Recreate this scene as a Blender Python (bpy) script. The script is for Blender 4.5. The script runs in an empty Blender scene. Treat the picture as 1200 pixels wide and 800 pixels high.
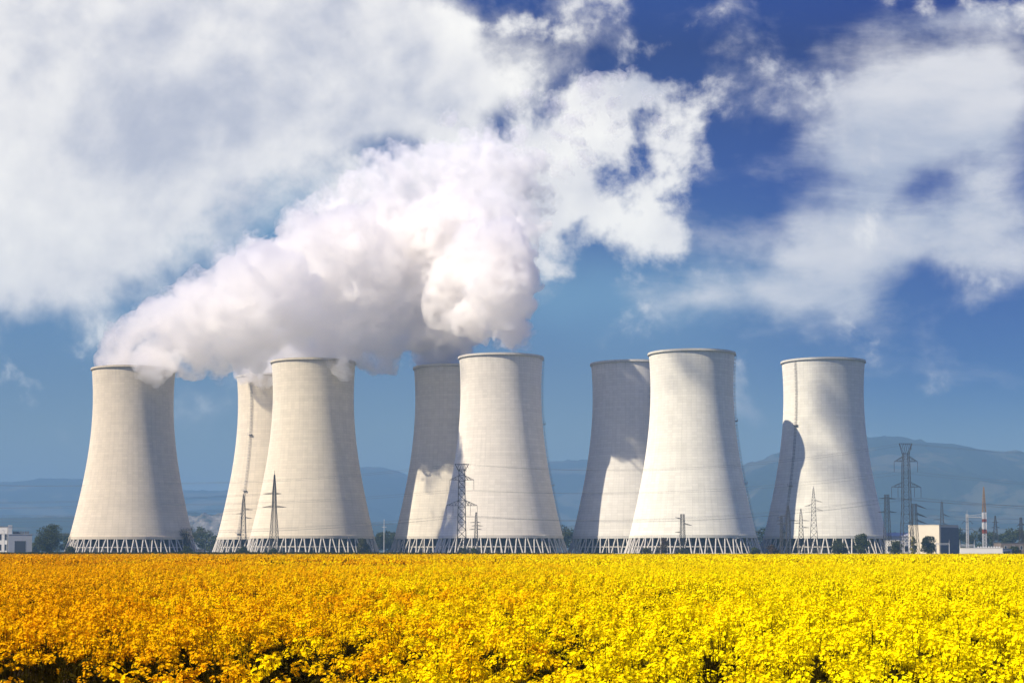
import bpy, math, random
import numpy as np
from mathutils import Vector, Matrix, Euler

random.seed(7)
rng = np.random.default_rng(7)
R = math.radians
PI = math.pi
S = bpy.context.scene
C = S.collection

# ------------------------------------------------------------------ camera
F_PX, CAM_Z, TILT, SHIFT = 2000.0, 1.95, R(3.5), 0.103
cam_d = bpy.data.cameras.new('camera')
cam = bpy.data.objects.new('camera', cam_d)
C.objects.link(cam)
cam_d.sensor_width = 36
cam_d.sensor_fit = 'HORIZONTAL'
cam_d.lens = 36 * F_PX / 1200
cam_d.shift_y = SHIFT
cam_d.clip_start, cam_d.clip_end = 0.2, 60000
cam.location = (0, 0, CAM_Z)
cam.rotation_euler = (R(90) + TILT, 0, 0)
S.camera = cam


def at(px, py, Y):
    """the world point at distance Y that a spot of the photograph (1200 x 800) shows"""
    xc, yc = (px - 600) / F_PX, (400 - py) / F_PX + SHIFT * 0.6
    dy = math.cos(TILT) - yc * math.sin(TILT)
    dz = math.sin(TILT) + yc * math.cos(TILT)
    t = Y / dy
    return Vector((xc * t, Y, CAM_Z + dz * t))


def gx(px, Y):
    return at(px, 646, Y).x


# ------------------------------------------------------------------ sun, sky, exposure
SUN_AZ, SUN_EL = R(61), R(44)          # azimuth from behind the camera towards the left
s_dir = Vector((-math.sin(SUN_AZ) * math.cos(SUN_EL), -math.cos(SUN_AZ) * math.cos(SUN_EL), math.sin(SUN_EL)))
sun_d = bpy.data.lights.new('sun', 'SUN')
sun_d.energy = 5.0
sun_d.color = (1.0, 0.88, 0.70)
sun_d.angle = R(0.6)
sun = bpy.data.objects.new('sun', sun_d)
sun.rotation_euler = s_dir.to_track_quat('Z', 'Y').to_euler()
sun.location = (-600, -300, 500)
C.objects.link(sun)

S.view_settings.view_transform = 'Standard'
S.view_settings.look = 'None'
S.view_settings.gamma = 1
S.view_settings.use_curve_mapping = False
S.view_settings.exposure = 0.85
S.cycles.volume_bounces = 24
S.cycles.max_bounces = 26
S.cycles.diffuse_bounces = 3
S.cycles.transparent_max_bounces = 8
S.cycles.use_denoising = True
S.cycles.use_adaptive_sampling = True
S.cycles.adaptive_threshold = 0.01


class NT:
    """small helper for node trees: sockets or numbers in, socket out"""
    def __init__(self, tree):
        self.t = tree
        tree.nodes.clear()

    def n(self, typ, **kw):
        nd = self.t.nodes.new(typ)
        for k, v in kw.items():
            setattr(nd, k, v)
        return nd

    def put(self, sock, v):
        if hasattr(v, 'links'):
            self.t.links.new(v, sock)
        elif v is not None:
            sock.default_value = v

    def m(self, op, a, b=None, c=None, clamp=False):
        nd = self.n('ShaderNodeMath', operation=op, use_clamp=clamp)
        self.put(nd.inputs[0], a)
        self.put(nd.inputs[1], b)
        self.put(nd.inputs[2], c)
        return nd.outputs[0]

    def smooth(self, x, a, b, lo=0.0, hi=1.0):
        nd = self.n('ShaderNodeMapRange', interpolation_type='SMOOTHSTEP')
        for i, v in enumerate((x, a, b, lo, hi)):
            self.put(nd.inputs[i], v)
        return nd.outputs[0]

    def xyz(self, x, y, z):
        nd = self.n('ShaderNodeCombineXYZ')
        for i, v in enumerate((x, y, z)):
            self.put(nd.inputs[i], v)
        return nd.outputs[0]

    def sep(self, v):
        nd = self.n('ShaderNodeSeparateXYZ')
        self.put(nd.inputs[0], v)
        return nd.outputs

    def noise(self, vec, scale, detail=4, rough=0.55, dist=0.0, lac=2.0, out=0):
        nd = self.n('ShaderNodeTexNoise')
        self.put(nd.inputs['Vector'], vec)
        nd.inputs['Scale'].default_value = scale
        nd.inputs['Detail'].default_value = detail
        nd.inputs['Roughness'].default_value = rough
        nd.inputs['Lacunarity'].default_value = lac
        nd.inputs['Distortion'].default_value = dist
        return nd.outputs[out]

    def mix(self, f, a, b, mode='MIX'):
        nd = self.n('ShaderNodeMix', data_type='RGBA', blend_type=mode)
        self.put(nd.inputs[0], f)
        self.put(nd.inputs[6], a if hasattr(a, 'links') else (*a, 1.0) if len(a) == 3 else a)
        self.put(nd.inputs[7], b if hasattr(b, 'links') else (*b, 1.0) if len(b) == 3 else b)
        return nd.outputs[2]

    def ramp(self, f, stops, interp='EASE'):
        nd = self.n('ShaderNodeValToRGB')
        nd.color_ramp.interpolation = interp
        els = nd.color_ramp.elements
        while len(els) < len(stops):
            els.new(0.5)
        for e, (p, c) in zip(els, stops):
            e.position = p
            e.color = (*c, 1.0)
        self.put(nd.inputs[0], f)
        return nd.outputs[0]


def srgb(r, g, b):
    f = lambda c: c / 12.92 if c <= 0.04045 else ((c + 0.055) / 1.055) ** 2.4
    return (f(r / 255), f(g / 255), f(b / 255))


def build_world():
    w = bpy.data.worlds.new('World')
    S.world = w
    w.use_nodes = True
    t = NT(w.node_tree)
    K = 1 / 2 ** S.view_settings.exposure
    STR = 0.10
    sky = t.n('ShaderNodeTexSky', sky_type='NISHITA', sun_disc=False)
    sky.sun_elevation = SUN_EL
    sky.sun_rotation = PI + SUN_AZ
    sky.altitude = 150
    sky.air_density, sky.dust_density, sky.ozone_density = 1.0, 0.6, 2.5
    tc = t.n('ShaderNodeTexCoord')
    x, y, z = t.sep(tc.outputs['Generated'])
    ya = t.m('MAXIMUM', t.m('ABSOLUTE', y), 0.15)
    u = t.m('DIVIDE', x, ya)
    v = t.m('DIVIDE', z, ya)
    # deep, polarised blue: the sky thins to a pale band near the horizon
    pol = t.ramp(t.m('MULTIPLY', v, 2.0, clamp=True),
                 [(0.0, (0.40, 0.42, 0.42)), (0.14, (0.32, 0.36, 0.39)), (0.28, (0.14, 0.215, 0.36)),
                  (0.44, (0.036, 0.100, 0.34)), (0.60, (0.009, 0.044, 0.235)), (0.8, (0.075, 0.19, 0.62)), (1.0, (0.125, 0.31, 1.0))], 'LINEAR')
    blue = t.mix(1.0, sky.outputs[0], pol, 'MULTIPLY')
    east = t.m('MULTIPLY', t.smooth(u, 0.06, 0.26), t.m('MULTIPLY', t.smooth(v, 0.03, 0.12), t.smooth(y, -0.2, 0.4)))
    blue = t.mix(east, blue, t.mix(1.0, blue, (0.22, 0.48, 0.88), 'MULTIPLY'))     # the polarised side of the sky
    blue_l = t.mix(0.55, blue, tuple(c * K / STR for c in srgb(128, 168, 192)))
    # ---- clouds: soft lobes placed by direction, broken up by noise
    def U(px): return (px - 600) / F_PX
    def V(py): return (646 - py) / F_PX
    p = t.xyz(u, v, 0.0)
    warp = t.noise(p, 9.0, 3, 0.5, out=1)
    wv = t.n('ShaderNodeVectorMath', operation='MULTIPLY_ADD')
    t.put(wv.inputs[0], warp)
    wv.inputs[1].default_value = (0.05, 0.035, 0.0)
    wv.inputs[2].default_value = (-0.025, -0.0175, 0.0)
    t.t.links.new(wv.outputs[0], wv.inputs[0]) if False else None
    add = t.n('ShaderNodeVectorMath', operation='ADD')
    t.put(add.inputs[0], p)
    t.put(add.inputs[1], wv.outputs[0])
    pu, pv, _ = t.sep(add.outputs[0])
    def lobes(lst):
        tot = None
        for (cx, cy, rx, ry, a, rot) in lst:
            du = t.m('SUBTRACT', pu, U(cx))
            dv = t.m('SUBTRACT', pv, V(cy))
            c, s_ = math.cos(rot), math.sin(rot)
            e1 = t.m('MULTIPLY_ADD', du, c, t.m('MULTIPLY', dv, s_))
            e2 = t.m('MULTIPLY_ADD', du, -s_, t.m('MULTIPLY', dv, c))
            q1 = t.m('POWER', t.m('ABSOLUTE', t.m('MULTIPLY', e1, F_PX / rx)), 2.0)
            q2 = t.m('POWER', t.m('ABSOLUTE', t.m('MULTIPLY', e2, F_PX / ry)), 2.0)
            g = t.m('MULTIPLY', t.m('EXPONENT', t.m('MULTIPLY', t.m('ADD', q1, q2), -1.0)), a)
            tot = g if tot is None else t.m('ADD', tot, g)
        return tot
    bank = lobes([
        (0, 50, 430, 140, 1.10, 0), (300, 60, 290, 110, 0.95, 0), (480, 110, 95, 65, 0.55, 0), (100, 190, 320, 85, 0.72, 0), (-20, 280, 190, 85, 0.72, 0.1),
        (0, 350, 170, 55, 0.42, 0.1), (150, 290, 130, 50, 0.30, 0.3), (500, 25, 60, 36, 0.35, 0), (230, 120, 120, 40, -0.12, 0),
        (415, 28, 30, 18, -0.42, 0.4), (130, 190, 90, 16, -0.34, 0.1), (312, 66, 40, 16, -0.34, 0), (405, 165, 90, 26, -0.42, -0.2), (330, 200, 90, 30, -0.25, 0)])
    cum = lobes([
        (530, 30, 90, 40, 0.55, 0), (570, 8, 110, 30, 0.62, 0), (640, 22, 70, 28, 0.45, 0), (560, 90, 40, 18, 0.35, 0), (615, 72, 40, 16, 0.35, 0.2), (650, 170, 110, 62, 0.98, 0.5), (700, 112, 70, 42, 0.75, 0.5),
        (745, 88, 60, 20, 0.55, 0), (800, 130, 60, 46, 0.44, 0), (840, 165, 22, 40, 0.40, 0), (785, 205, 36, 50, 0.50, -0.4), (785, 34, 36, 16, 0.50, 0.2),
        (590, 215, 120, 60, 0.85, 0), (660, 240, 70, 50, 0.65, 0), (690, 295, 80, 40, 0.32, 0), (500, 190, 90, 50, 0.55, 0), (770, 260, 50, 30, 0.22, 0),
        (746, 118, 34, 30, -0.36, 0.6), (592, 60, 60, 34, -0.45, 0), (622, 122, 30, 14, -0.4, 0)])
    vei = lobes([
        (1100, 110, 90, 60, 0.95, 0.3), (1060, 150, 110, 80, 0.60, -0.4), (1010, 230, 120, 90, 0.72, 0.2), (1000, 305, 150, 66, 0.62, 0.15), (960, 350, 110, 30, 0.40, 0.0),
        (1175, 150, 60, 90, 0.65, 0), (1180, 290, 100, 46, 0.60, 0.2), (1140, 14, 140, 20, 0.52, 0.05), (1090, 262, 110, 20, 0.32, 0.2),
        (820, 343, 130, 18, 0.36, 0.0), (1110, 200, 80, 24, -0.24, 0.5), (900, 190, 110, 24, 0.18, 0.2), (1100, 335, 60, 22, -0.40, 0.2)])
    cyan = lobes([(700, 345, 170, 60, 0.75, 0), (320, 250, 190, 90, 1.0, 0), (120, 385, 260, 50, 0.45, 0), (880, 335, 120, 40, 0.35, 0)])
    n1 = t.noise(p, 17.0, 13, 0.575, 0.15)
    sv = t.n('ShaderNodeVectorMath', operation='ADD')
    t.put(sv.inputs[0], p)
    sv.inputs[1].default_value = (-0.012, 0.018, 0.0)
    na = t.noise(p, 9.0, 7, 0.52, 0.1)
    nb = t.noise(sv.outputs[0], 9.0, 7, 0.52, 0.1)
    n1s = t.noise(sv.outputs[0], 17.0, 13, 0.575, 0.15)
    st = t.n('ShaderNodeMapping')
    t.put(st.inputs[0], p)
    st.inputs['Rotation'].default_value = (0, 0, R(-12))
    st.inputs['Scale'].default_value = (0.62, 1.5, 1)
    n2 = t.noise(st.outputs[0], 12.0, 12, 0.58, 0.2)
    behind = t.m('MULTIPLY', t.smooth(y, 0.1, -0.1), 0.22)           # broken cloud behind the viewer as well
    f1 = t.m('MULTIPLY_ADD', n1, 2.6, -1.3)
    a0 = t.smooth(t.m('ADD', t.m('ADD', bank, behind), t.m('ADD', t.m('MULTIPLY_ADD', na, 1.2, -0.6), t.m('MULTIPLY', f1, 0.70))), 0.06, 0.84)
    a1c = t.smooth(t.m('ADD', t.m('MULTIPLY', cum, 0.86), t.m('MULTIPLY', f1, 1.45)), 0.26, 0.86)
    a1 = t.m('SUBTRACT', 1.0, t.m('MULTIPLY', t.m('SUBTRACT', 1.0, a0), t.m('SUBTRACT', 1.0, a1c)))
    a2 = t.smooth(t.m('ADD', vei, t.m('ADD', t.m('MULTIPLY_ADD', n2, 1.9, -0.95), t.m('MULTIPLY', f1, 0.50))), 0.10, 1.02)
    blue = t.mix(t.m('MULTIPLY', t.m('MINIMUM', cyan, 1.0), t.m('MULTIPLY_ADD', na, 0.9, 0.25)), blue, tuple(c * 1.22 * K / STR for c in srgb(124, 168, 194)))
    relief = t.m('ADD', t.m('MULTIPLY_ADD', t.m('SUBTRACT', na, nb), 3.0, 0.5), t.m('MULTIPLY', t.m('SUBTRACT', n1, n1s), 0.9))
    big = t.noise(p, 5.5, 4, 0.5)
    g = t.m('ADD', t.m('MULTIPLY', relief, 0.60), t.smooth(big, 0.36, 0.64, 0.09, 0.66))
    ccol = t.ramp(g, [(0.0, srgb(158, 163, 180)), (0.35, srgb(190, 191, 200)), (0.65, srgb(228, 225, 223)), (1.0, srgb(250, 246, 238))], 'LINEAR')
    cs = t.n('ShaderNodeVectorMath', operation='SCALE')
    t.put(cs.inputs[0], ccol)
    cs.inputs['Scale'].default_value = 1.30 * K / STR
    vs = t.n('ShaderNodeVectorMath', operation='SCALE')
    t.put(vs.inputs[0], t.mix(t.smooth(n2, 0.3, 0.65), srgb(180, 186, 200), srgb(226, 224, 224)))
    vs.inputs['Scale'].default_value = 1.26 * K / STR
    low = t.smooth(v, 0.05, 0.13)
    col = t.mix(t.m('MULTIPLY', t.m('MULTIPLY', a2, 0.92), low), blue, vs.outputs[0])
    col = t.mix(t.m('MULTIPLY', t.m('MULTIPLY', a1, 0.98), low), col, cs.outputs[0])
    bg = t.n('ShaderNodeBackground')
    t.put(bg.inputs[0], col)
    bg.inputs[1].default_value = STR
    o = t.n('ShaderNodeOutputWorld')
    t.put(o.inputs[0], bg.outputs[0])


build_world()


# ------------------------------------------------------------------ helpers
def tag(o, label=None, cat=None, group=None, kind=None):
    for k, v in (('label', label), ('category', cat), ('group', group), ('kind', kind)):
        if v:
            o[k] = v
    return o


def empty(name, loc, rz=0.0, scale=1.0):
    o = bpy.data.objects.new(name, None)
    o.location = loc
    o.rotation_euler = (0, 0, rz)
    o.scale = (scale,) * 3
    o.empty_display_size = 1
    C.objects.link(o)
    return o


class MB:
    """collects faces, builds one mesh object"""
    def __init__(self):
        self.v, self.f, self.mi = [], [], []

    def add(self, vs, fs, mi=0):
        b = len(self.v)
        self.v += [tuple(p) for p in vs]
        self.f += [tuple(i + b for i in f) for f in fs]
        self.mi += [mi] * len(fs)

    def box(self, lo, hi, mi=0):
        x0, y0, z0 = lo
        x1, y1, z1 = hi
        self.add([(x0, y0, z0), (x1, y0, z0), (x1, y1, z0), (x0, y1, z0), (x0, y0, z1), (x1, y0, z1), (x1, y1, z1), (x0, y1, z1)],
                 [(0, 3, 2, 1), (4, 5, 6, 7), (0, 1, 5, 4), (1, 2, 6, 5), (2, 3, 7, 6), (3, 0, 4, 7)], mi)

    def bar(self, a, b, r, r2=None, n=4, mi=0):
        a, b = Vector(a), Vector(b)
        d = b - a
        if d.length < 1e-6:
            return
        d.normalize()
        up = Vector((0, 0, 1)) if abs(d.z) < 0.95 else Vector((0, 1, 0))
        e1 = d.cross(up).normalized()
        e2 = d.cross(e1)
        r2 = r if r2 is None else r2
        vs = []
        for c, rr in ((a, r), (b, r2)):
            for k in range(n):
                w = 2 * PI * (k + 0.5) / n
                vs.append(c + e1 * (math.cos(w) * rr) + e2 * (math.sin(w) * rr))
        self.add(vs, [(k, (k + 1) % n, n + (k + 1) % n, n + k) for k in range(n)] + [tuple(range(n))[::-1], tuple(range(n, 2 * n))], mi)

    def path(self, pts, r, n=4):
        pts = [Vector(p) for p in pts]
        vs = []
        for i, p in enumerate(pts):
            d = (pts[min(i + 1, len(pts) - 1)] - pts[max(i - 1, 0)]).normalized()
            up = Vector((0, 0, 1)) if abs(d.z) < 0.95 else Vector((0, 1, 0))
            e1 = d.cross(up).normalized()
            e2 = d.cross(e1)
            rr = r[i] if isinstance(r, (list, tuple)) else r
            for k in range(n):
                w = 2 * PI * (k + 0.5) / n
                vs.append(p + e1 * (math.cos(w) * rr) + e2 * (math.sin(w) * rr))
        fs = []
        for i in range(len(pts) - 1):
            for k in range(n):
                fs.append((i * n + k, i * n + (k + 1) % n, (i + 1) * n + (k + 1) % n, (i + 1) * n + k))
        fs += [tuple(range(n))[::-1], tuple(range((len(pts) - 1) * n, len(pts) * n))]
        self.add(vs, fs)

    def lathe(self, prof, n=96, closed=False):
        m = len(prof)
        vs = [(r * math.cos(2 * PI * k / n), r * math.sin(2 * PI * k / n), z) for (r, z) in prof for k in range(n)]
        fs = []
        for i in range(m if closed else m - 1):
            j = (i + 1) % m
            for k in range(n):
                k2 = (k + 1) % n
                fs.append((i * n + k, i * n + k2, j * n + k2, j * n + k))
        self.add(vs, fs)

    def mesh(self, name, smooth=False):
        me = bpy.data.meshes.new(name)
        me.from_pydata(self.v, [], self.f)
        me.polygons.foreach_set('material_index', self.mi)
        if smooth:
            me.polygons.foreach_set('use_smooth', [True] * len(self.f))
        me.update()
        return me

    def build(self, name, mat, parent=None, smooth=False):
        me = self.mesh(name, smooth)
        for m in (mat if isinstance(mat, (list, tuple)) else [mat]):
            me.materials.append(m)
        return link(name, me, parent)


def link(name, me, parent=None):
    o = bpy.data.objects.new(name, me)
    C.objects.link(o)
    if parent is not None:
        o.parent = parent
    return o


def np_mesh(name, V, Fq, mats, mi=None, smooth=False):
    """mesh from numpy arrays of vertices and equal-sized faces"""
    me = bpy.data.meshes.new(name)
    k = Fq.shape[1]
    me.vertices.add(len(V))
    me.vertices.foreach_set('co', np.asarray(V, np.float32).ravel())
    me.loops.add(Fq.size)
    me.loops.foreach_set('vertex_index', Fq.astype(np.int32).ravel())
    me.polygons.add(len(Fq))
    me.polygons.foreach_set('loop_start', np.arange(0, Fq.size, k, dtype=np.int32))
    me.polygons.foreach_set('loop_total', np.full(len(Fq), k, np.int32))
    if mi is not None:
        me.polygons.foreach_set('material_index', mi.astype(np.int32))
    if smooth:
        me.polygons.foreach_set('use_smooth', np.ones(len(Fq), bool))
    me.update(calc_edges=True)
    for m in mats:
        me.materials.append(m)
    return me


def material(name, fn):
    m = bpy.data.materials.new(name)
    m.use_nodes = True
    t = NT(m.node_tree)
    out = t.n('ShaderNodeOutputMaterial')
    fn(t, out)
    return m


def plain(name, col, rough=0.7, var=0.15, scale=0.8, metal=0.0, spec=0.3):
    """a painted or raw surface with blotchy tone variation"""
    def fn(t, out):
        tc = t.n('ShaderNodeTexCoord')
        n = t.noise(tc.outputs['Object'], scale, 6, 0.6)
        b = t.n('ShaderNodeBsdfPrincipled')
        t.put(b.inputs['Base Color'], t.mix(n, tuple(c * (1 - var) for c in col), tuple(min(1, c * (1 + var)) for c in col)))
        b.inputs['Roughness'].default_value = rough
        b.inputs['Metallic'].default_value = metal
        b.inputs['Specular IOR Level'].default_value = spec
        t.put(out.inputs[0], b.outputs[0])
    return material(name, fn)


def concrete_shell(t, out):
    tc = t.n('ShaderNodeTexCoord')
    x, y, z = t.sep(tc.outputs['Object'])
    oi = t.n('ShaderNodeObjectInfo')
    ang = t.m('ARCTAN2', y, x)
    seed = t.m('MULTIPLY', oi.outputs['Random'], 37.0)
    lift = t.m('MULTIPLY', z, 1 / 1.6)
    seg = t.m('MULTIPLY', ang, 56 / (2 * PI))
    wn = t.n('ShaderNodeTexWhiteNoise', noise_dimensions='3D')
    t.put(wn.inputs[0], t.xyz(t.m('FLOOR', lift), t.m('FLOOR', seg), seed))
    wr = t.n('ShaderNodeTexWhiteNoise', noise_dimensions='2D')
    t.put(wr.inputs[0], t.xyz(t.m('FLOOR', lift), seed, 0.0))
    jz = t.m('LESS_THAN', t.m('FRACT', lift), 0.12)
    ja = t.m('LESS_THAN', t.m('FRACT', seg), 0.05)
    joint = t.m('MAXIMUM', jz, ja)
    streak = t.noise(t.xyz(t.m('MULTIPLY', ang, 22.0), t.m('MULTIPLY', z, 0.035), seed), 1.0, 7, 0.65)
    blot = t.noise(t.xyz(t.m('MULTIPLY', ang, 5.0), t.m('MULTIPLY', z, 0.07), seed), 1.0, 6, 0.6)
    topst = t.m('MULTIPLY', t.smooth(z, 92.0, 120.0), t.smooth(streak, 0.40, 0.75))    # weathering streaks below the rim
    val = t.m('ADD', 0.89, t.m('MULTIPLY', wn.outputs[0], 0.075))
    val = t.m('ADD', val, t.m('MULTIPLY', wr.outputs[0], 0.05))
    val = t.m('ADD', val, t.m('MULTIPLY_ADD', streak, 0.20, -0.10))
    val = t.m('ADD', val, t.m('MULTIPLY_ADD', blot, 0.18, -0.09))
    val = t.m('SUBTRACT', val, t.m('MULTIPLY', joint, 0.13))
    val = t.m('SUBTRACT', val, t.m('MULTIPLY', topst, 0.17))
    base = t.mix(oi.outputs['Color'], (0.5, 0.5, 0.5), (0.5, 0.5, 0.5)) if False else oi.outputs['Color']
    cs = t.n('ShaderNodeVectorMath', operation='SCALE')
    t.put(cs.inputs[0], base)
    t.put(cs.inputs['Scale'], val)
    b = t.n('ShaderNodeBsdfPrincipled')
    t.put(b.inputs['Base Color'], cs.outputs[0])
    b.inputs['Roughness'].default_value = 0.95
    b.inputs['Diffuse Roughness'].default_value = 0.6
    b.inputs['Specular IOR Level'].default_value = 0.12
    bump = t.n('ShaderNodeBump')
    bump.inputs['Strength'].default_value = 0.25
    bump.inputs['Distance'].default_value = 0.15
    t.put(bump.inputs['Height'], t.m('SUBTRACT', t.m('MULTIPLY', wn.outputs[0], 0.4), joint))
    t.put(b.inputs['Normal'], bump.outputs[0])
    t.put(out.inputs[0], b.outputs[0])


M = {}
M['shell'] = material('shell_concrete', concrete_shell)
M['concrete'] = plain('column_concrete', (0.50, 0.47, 0.42), 0.9, 0.18, 0.5)
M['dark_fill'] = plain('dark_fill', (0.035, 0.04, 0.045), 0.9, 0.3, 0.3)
M['steel'] = plain('galvanised_steel', (0.085, 0.08, 0.075), 0.55, 0.2, 0.5, 0.3)
M['dark_steel'] = plain('dark_steel', (0.045, 0.042, 0.04), 0.6, 0.2, 0.5, 0.2)
M['ladder'] = plain('ladder_steel', (0.27, 0.26, 0.25), 0.6, 0.2, 0.5, 0.2)
M['light_steel'] = plain('pale_steel', (0.42, 0.43, 0.44), 0.5, 0.15, 0.5, 0.2)
M['glass_insulator'] = plain('insulator_brown', (0.05, 0.035, 0.03), 0.3, 0.2, 2.0)
M['wire'] = plain('wire_aluminium', (0.12, 0.12, 0.12), 0.5, 0.1, 0.5, 0.3)
M['white_wall'] = plain('white_render', (0.62, 0.60, 0.56), 0.85, 0.10, 0.25)
M['grey_wall'] = plain('grey_cladding', (0.36, 0.38, 0.42), 0.8, 0.1, 0.25)
M['cream_wall'] = plain('cream_render', (0.60, 0.54, 0.42), 0.85, 0.12, 0.25)
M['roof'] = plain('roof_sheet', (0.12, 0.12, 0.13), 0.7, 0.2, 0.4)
M['window'] = plain('window_glass', (0.03, 0.04, 0.06), 0.15, 0.1, 0.4, 0.0, 0.5)
M['door'] = plain('door_sheet', (0.05, 0.06, 0.075), 0.6, 0.2, 0.4)
M['orange_paint'] = plain('orange_rust_paint', (0.22, 0.15, 0.09), 0.6, 0.25, 1.0)
M['red_paint'] = plain('red_paint', (0.24, 0.065, 0.04), 0.5, 0.15, 1.0)
M['white_paint'] = plain('white_paint', (0.58, 0.58, 0.57), 0.5, 0.08, 1.0)
M['bark'] = plain('bark', (0.07, 0.05, 0.035), 0.95, 0.3, 2.0)


def leaf_mat(name, c0, c1):
    def fn(t, out):
        g = t.n('ShaderNodeNewGeometry')
        tc = t.n('ShaderNodeTexCoord')
        n = t.noise(tc.outputs['Object'], 0.5, 3, 0.6)
        f = t.m('ADD', t.m('MULTIPLY', g.outputs['Random Per Island'], 0.6), t.m('MULTIPLY', n, 0.4))
        col = t.mix(f, c0, c1)
        d = t.n('ShaderNodeBsdfDiffuse')
        t.put(d.inputs[0], col)
        tr = t.n('ShaderNodeBsdfTranslucent')
        t.put(tr.inputs[0], col)
        mx = t.n('ShaderNodeMixShader')
        mx.inputs[0].default_value = 0.25
        t.put(mx.inputs[1], d.outputs[0])
        t.put(mx.inputs[2], tr.outputs[0])
        t.put(out.inputs[0], mx.outputs[0])
    return material(name, fn)


M['leaf'] = leaf_mat('dark_leaves', (0.022, 0.034, 0.012), (0.075, 0.085, 0.028))
M['leaf_olive'] = leaf_mat('olive_leaves', (0.035, 0.040, 0.015), (0.085, 0.080, 0.030))
M['leaf_brown'] = leaf_mat('brown_twigs', (0.045, 0.030, 0.018), (0.095, 0.065, 0.035))
M['leaf_yellow'] = leaf_mat('yellow_leaves', (0.22, 0.20, 0.03), (0.45, 0.38, 0.05))


def ground_fn(t, out):
    tc = t.n('ShaderNodeTexCoord')
    p = tc.outputs['Object']
    x, y, z = t.sep(p)
    n = t.noise(p, 0.35, 8, 0.65)
    nb = t.noise(p, 0.004, 5, 0.55)
    soil = t.mix(n, (0.018, 0.011, 0.006), (0.060, 0.038, 0.020))
    grass = t.mix(n, (0.020, 0.032, 0.012), (0.060, 0.075, 0.026))
    fields = t.mix(t.smooth(nb, 0.42, 0.58), grass, t.mix(n, (0.06, 0.065, 0.03), (0.11, 0.10, 0.05)))
    col = t.mix(t.smooth(y, 351.0, 354.0), soil, fields)
    b = t.n('ShaderNodeBsdfPrincipled')
    t.put(b.inputs['Base Color'], col)
    b.inputs['Roughness'].default_value = 1.0
    b.inputs['Specular IOR Level'].default_value = 0.05
    bump = t.n('ShaderNodeBump')
    bump.inputs['Strength'].default_value = 0.6
    bump.inputs['Distance'].default_value = 0.08
    t.put(bump.inputs['Height'], t.noise(p, 6.0, 6, 0.7))
    t.put(b.inputs['Normal'], bump.outputs[0])
    t.put(out.inputs[0], b.outputs[0])


M['ground'] = material('ground_soil_and_grass', ground_fn)


def hill_fn(t, out):
    tc = t.n('ShaderNodeTexCoord')
    p = tc.outputs['Object']
    n = t.noise(p, 0.0032, 8, 0.62)
    nf = t.noise(p, 0.02, 6, 0.65)
    wood = t.mix(nf, (0.010, 0.018, 0.010), (0.030, 0.040, 0.018))
    meadow = t.mix(nf, (0.035, 0.040, 0.022), (0.085, 0.080, 0.045))
    col = t.mix(t.smooth(n, 0.53, 0.57), wood, meadow)
    b = t.n('ShaderNodeBsdfDiffuse')
    t.put(b.inputs[0], col)
    t.put(out.inputs[0], b.outputs[0])


M['hill'] = material('hill_woods_and_meadows', hill_fn)


def chalk_fn(t, out):
    tc = t.n('ShaderNodeTexCoord')
    n = t.noise(tc.outputs['Object'], 0.035, 8, 0.7)
    b = t.n('ShaderNodeBsdfDiffuse')
    t.put(b.inputs[0], t.ramp(n, [(0.36, (0.03, 0.035, 0.02)), (0.5, (0.12, 0.105, 0.085)), (0.66, (0.27, 0.24, 0.20))]))
    t.put(out.inputs[0], b.outputs[0])


M['chalk'] = material('chalk_and_scrub', chalk_fn)


# ------------------------------------------------------------------ ground and hills
X_FAR, Y_NEAR, Y_FAR = 9000, -600, 13500
g = MB()
xs = [-X_FAR, -2000, -500, 500, 2000, X_FAR]
ys = [Y_NEAR, -100, 500, 2000, 6000, Y_FAR]
for j in range(len(ys)):
    for i in range(len(xs)):
        g.v.append((xs[i], ys[j], 0.0))
nx = len(xs)
for j in range(len(ys) - 1):
    for i in range(nx - 1):
        g.f.append((j * nx + i, j * nx + i + 1, (j + 1) * nx + i + 1, (j + 1) * nx + i))
        g.mi.append(0)
tag(g.build('ground', M['ground']), kind='structure')


def vnoise(x, seed):
    """smooth 1-D fractal noise"""
    x = np.asarray(x, float)
    out = np.zeros_like(x)
    amp, fr = 1.0, 1.0
    for o in range(5):
        r_ = np.random.default_rng(seed * 17 + o)
        tab = r_.uniform(-1, 1, 4096)
        q = x * fr
        i = np.floor(q).astype(int)
        f = q - i
        f = f * f * (3 - 2 * f)
        out += amp * (tab[i % 4096] * (1 - f) + tab[(i + 1) % 4096] * f)
        amp *= 0.5
        fr *= 2.03
    return out


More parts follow.
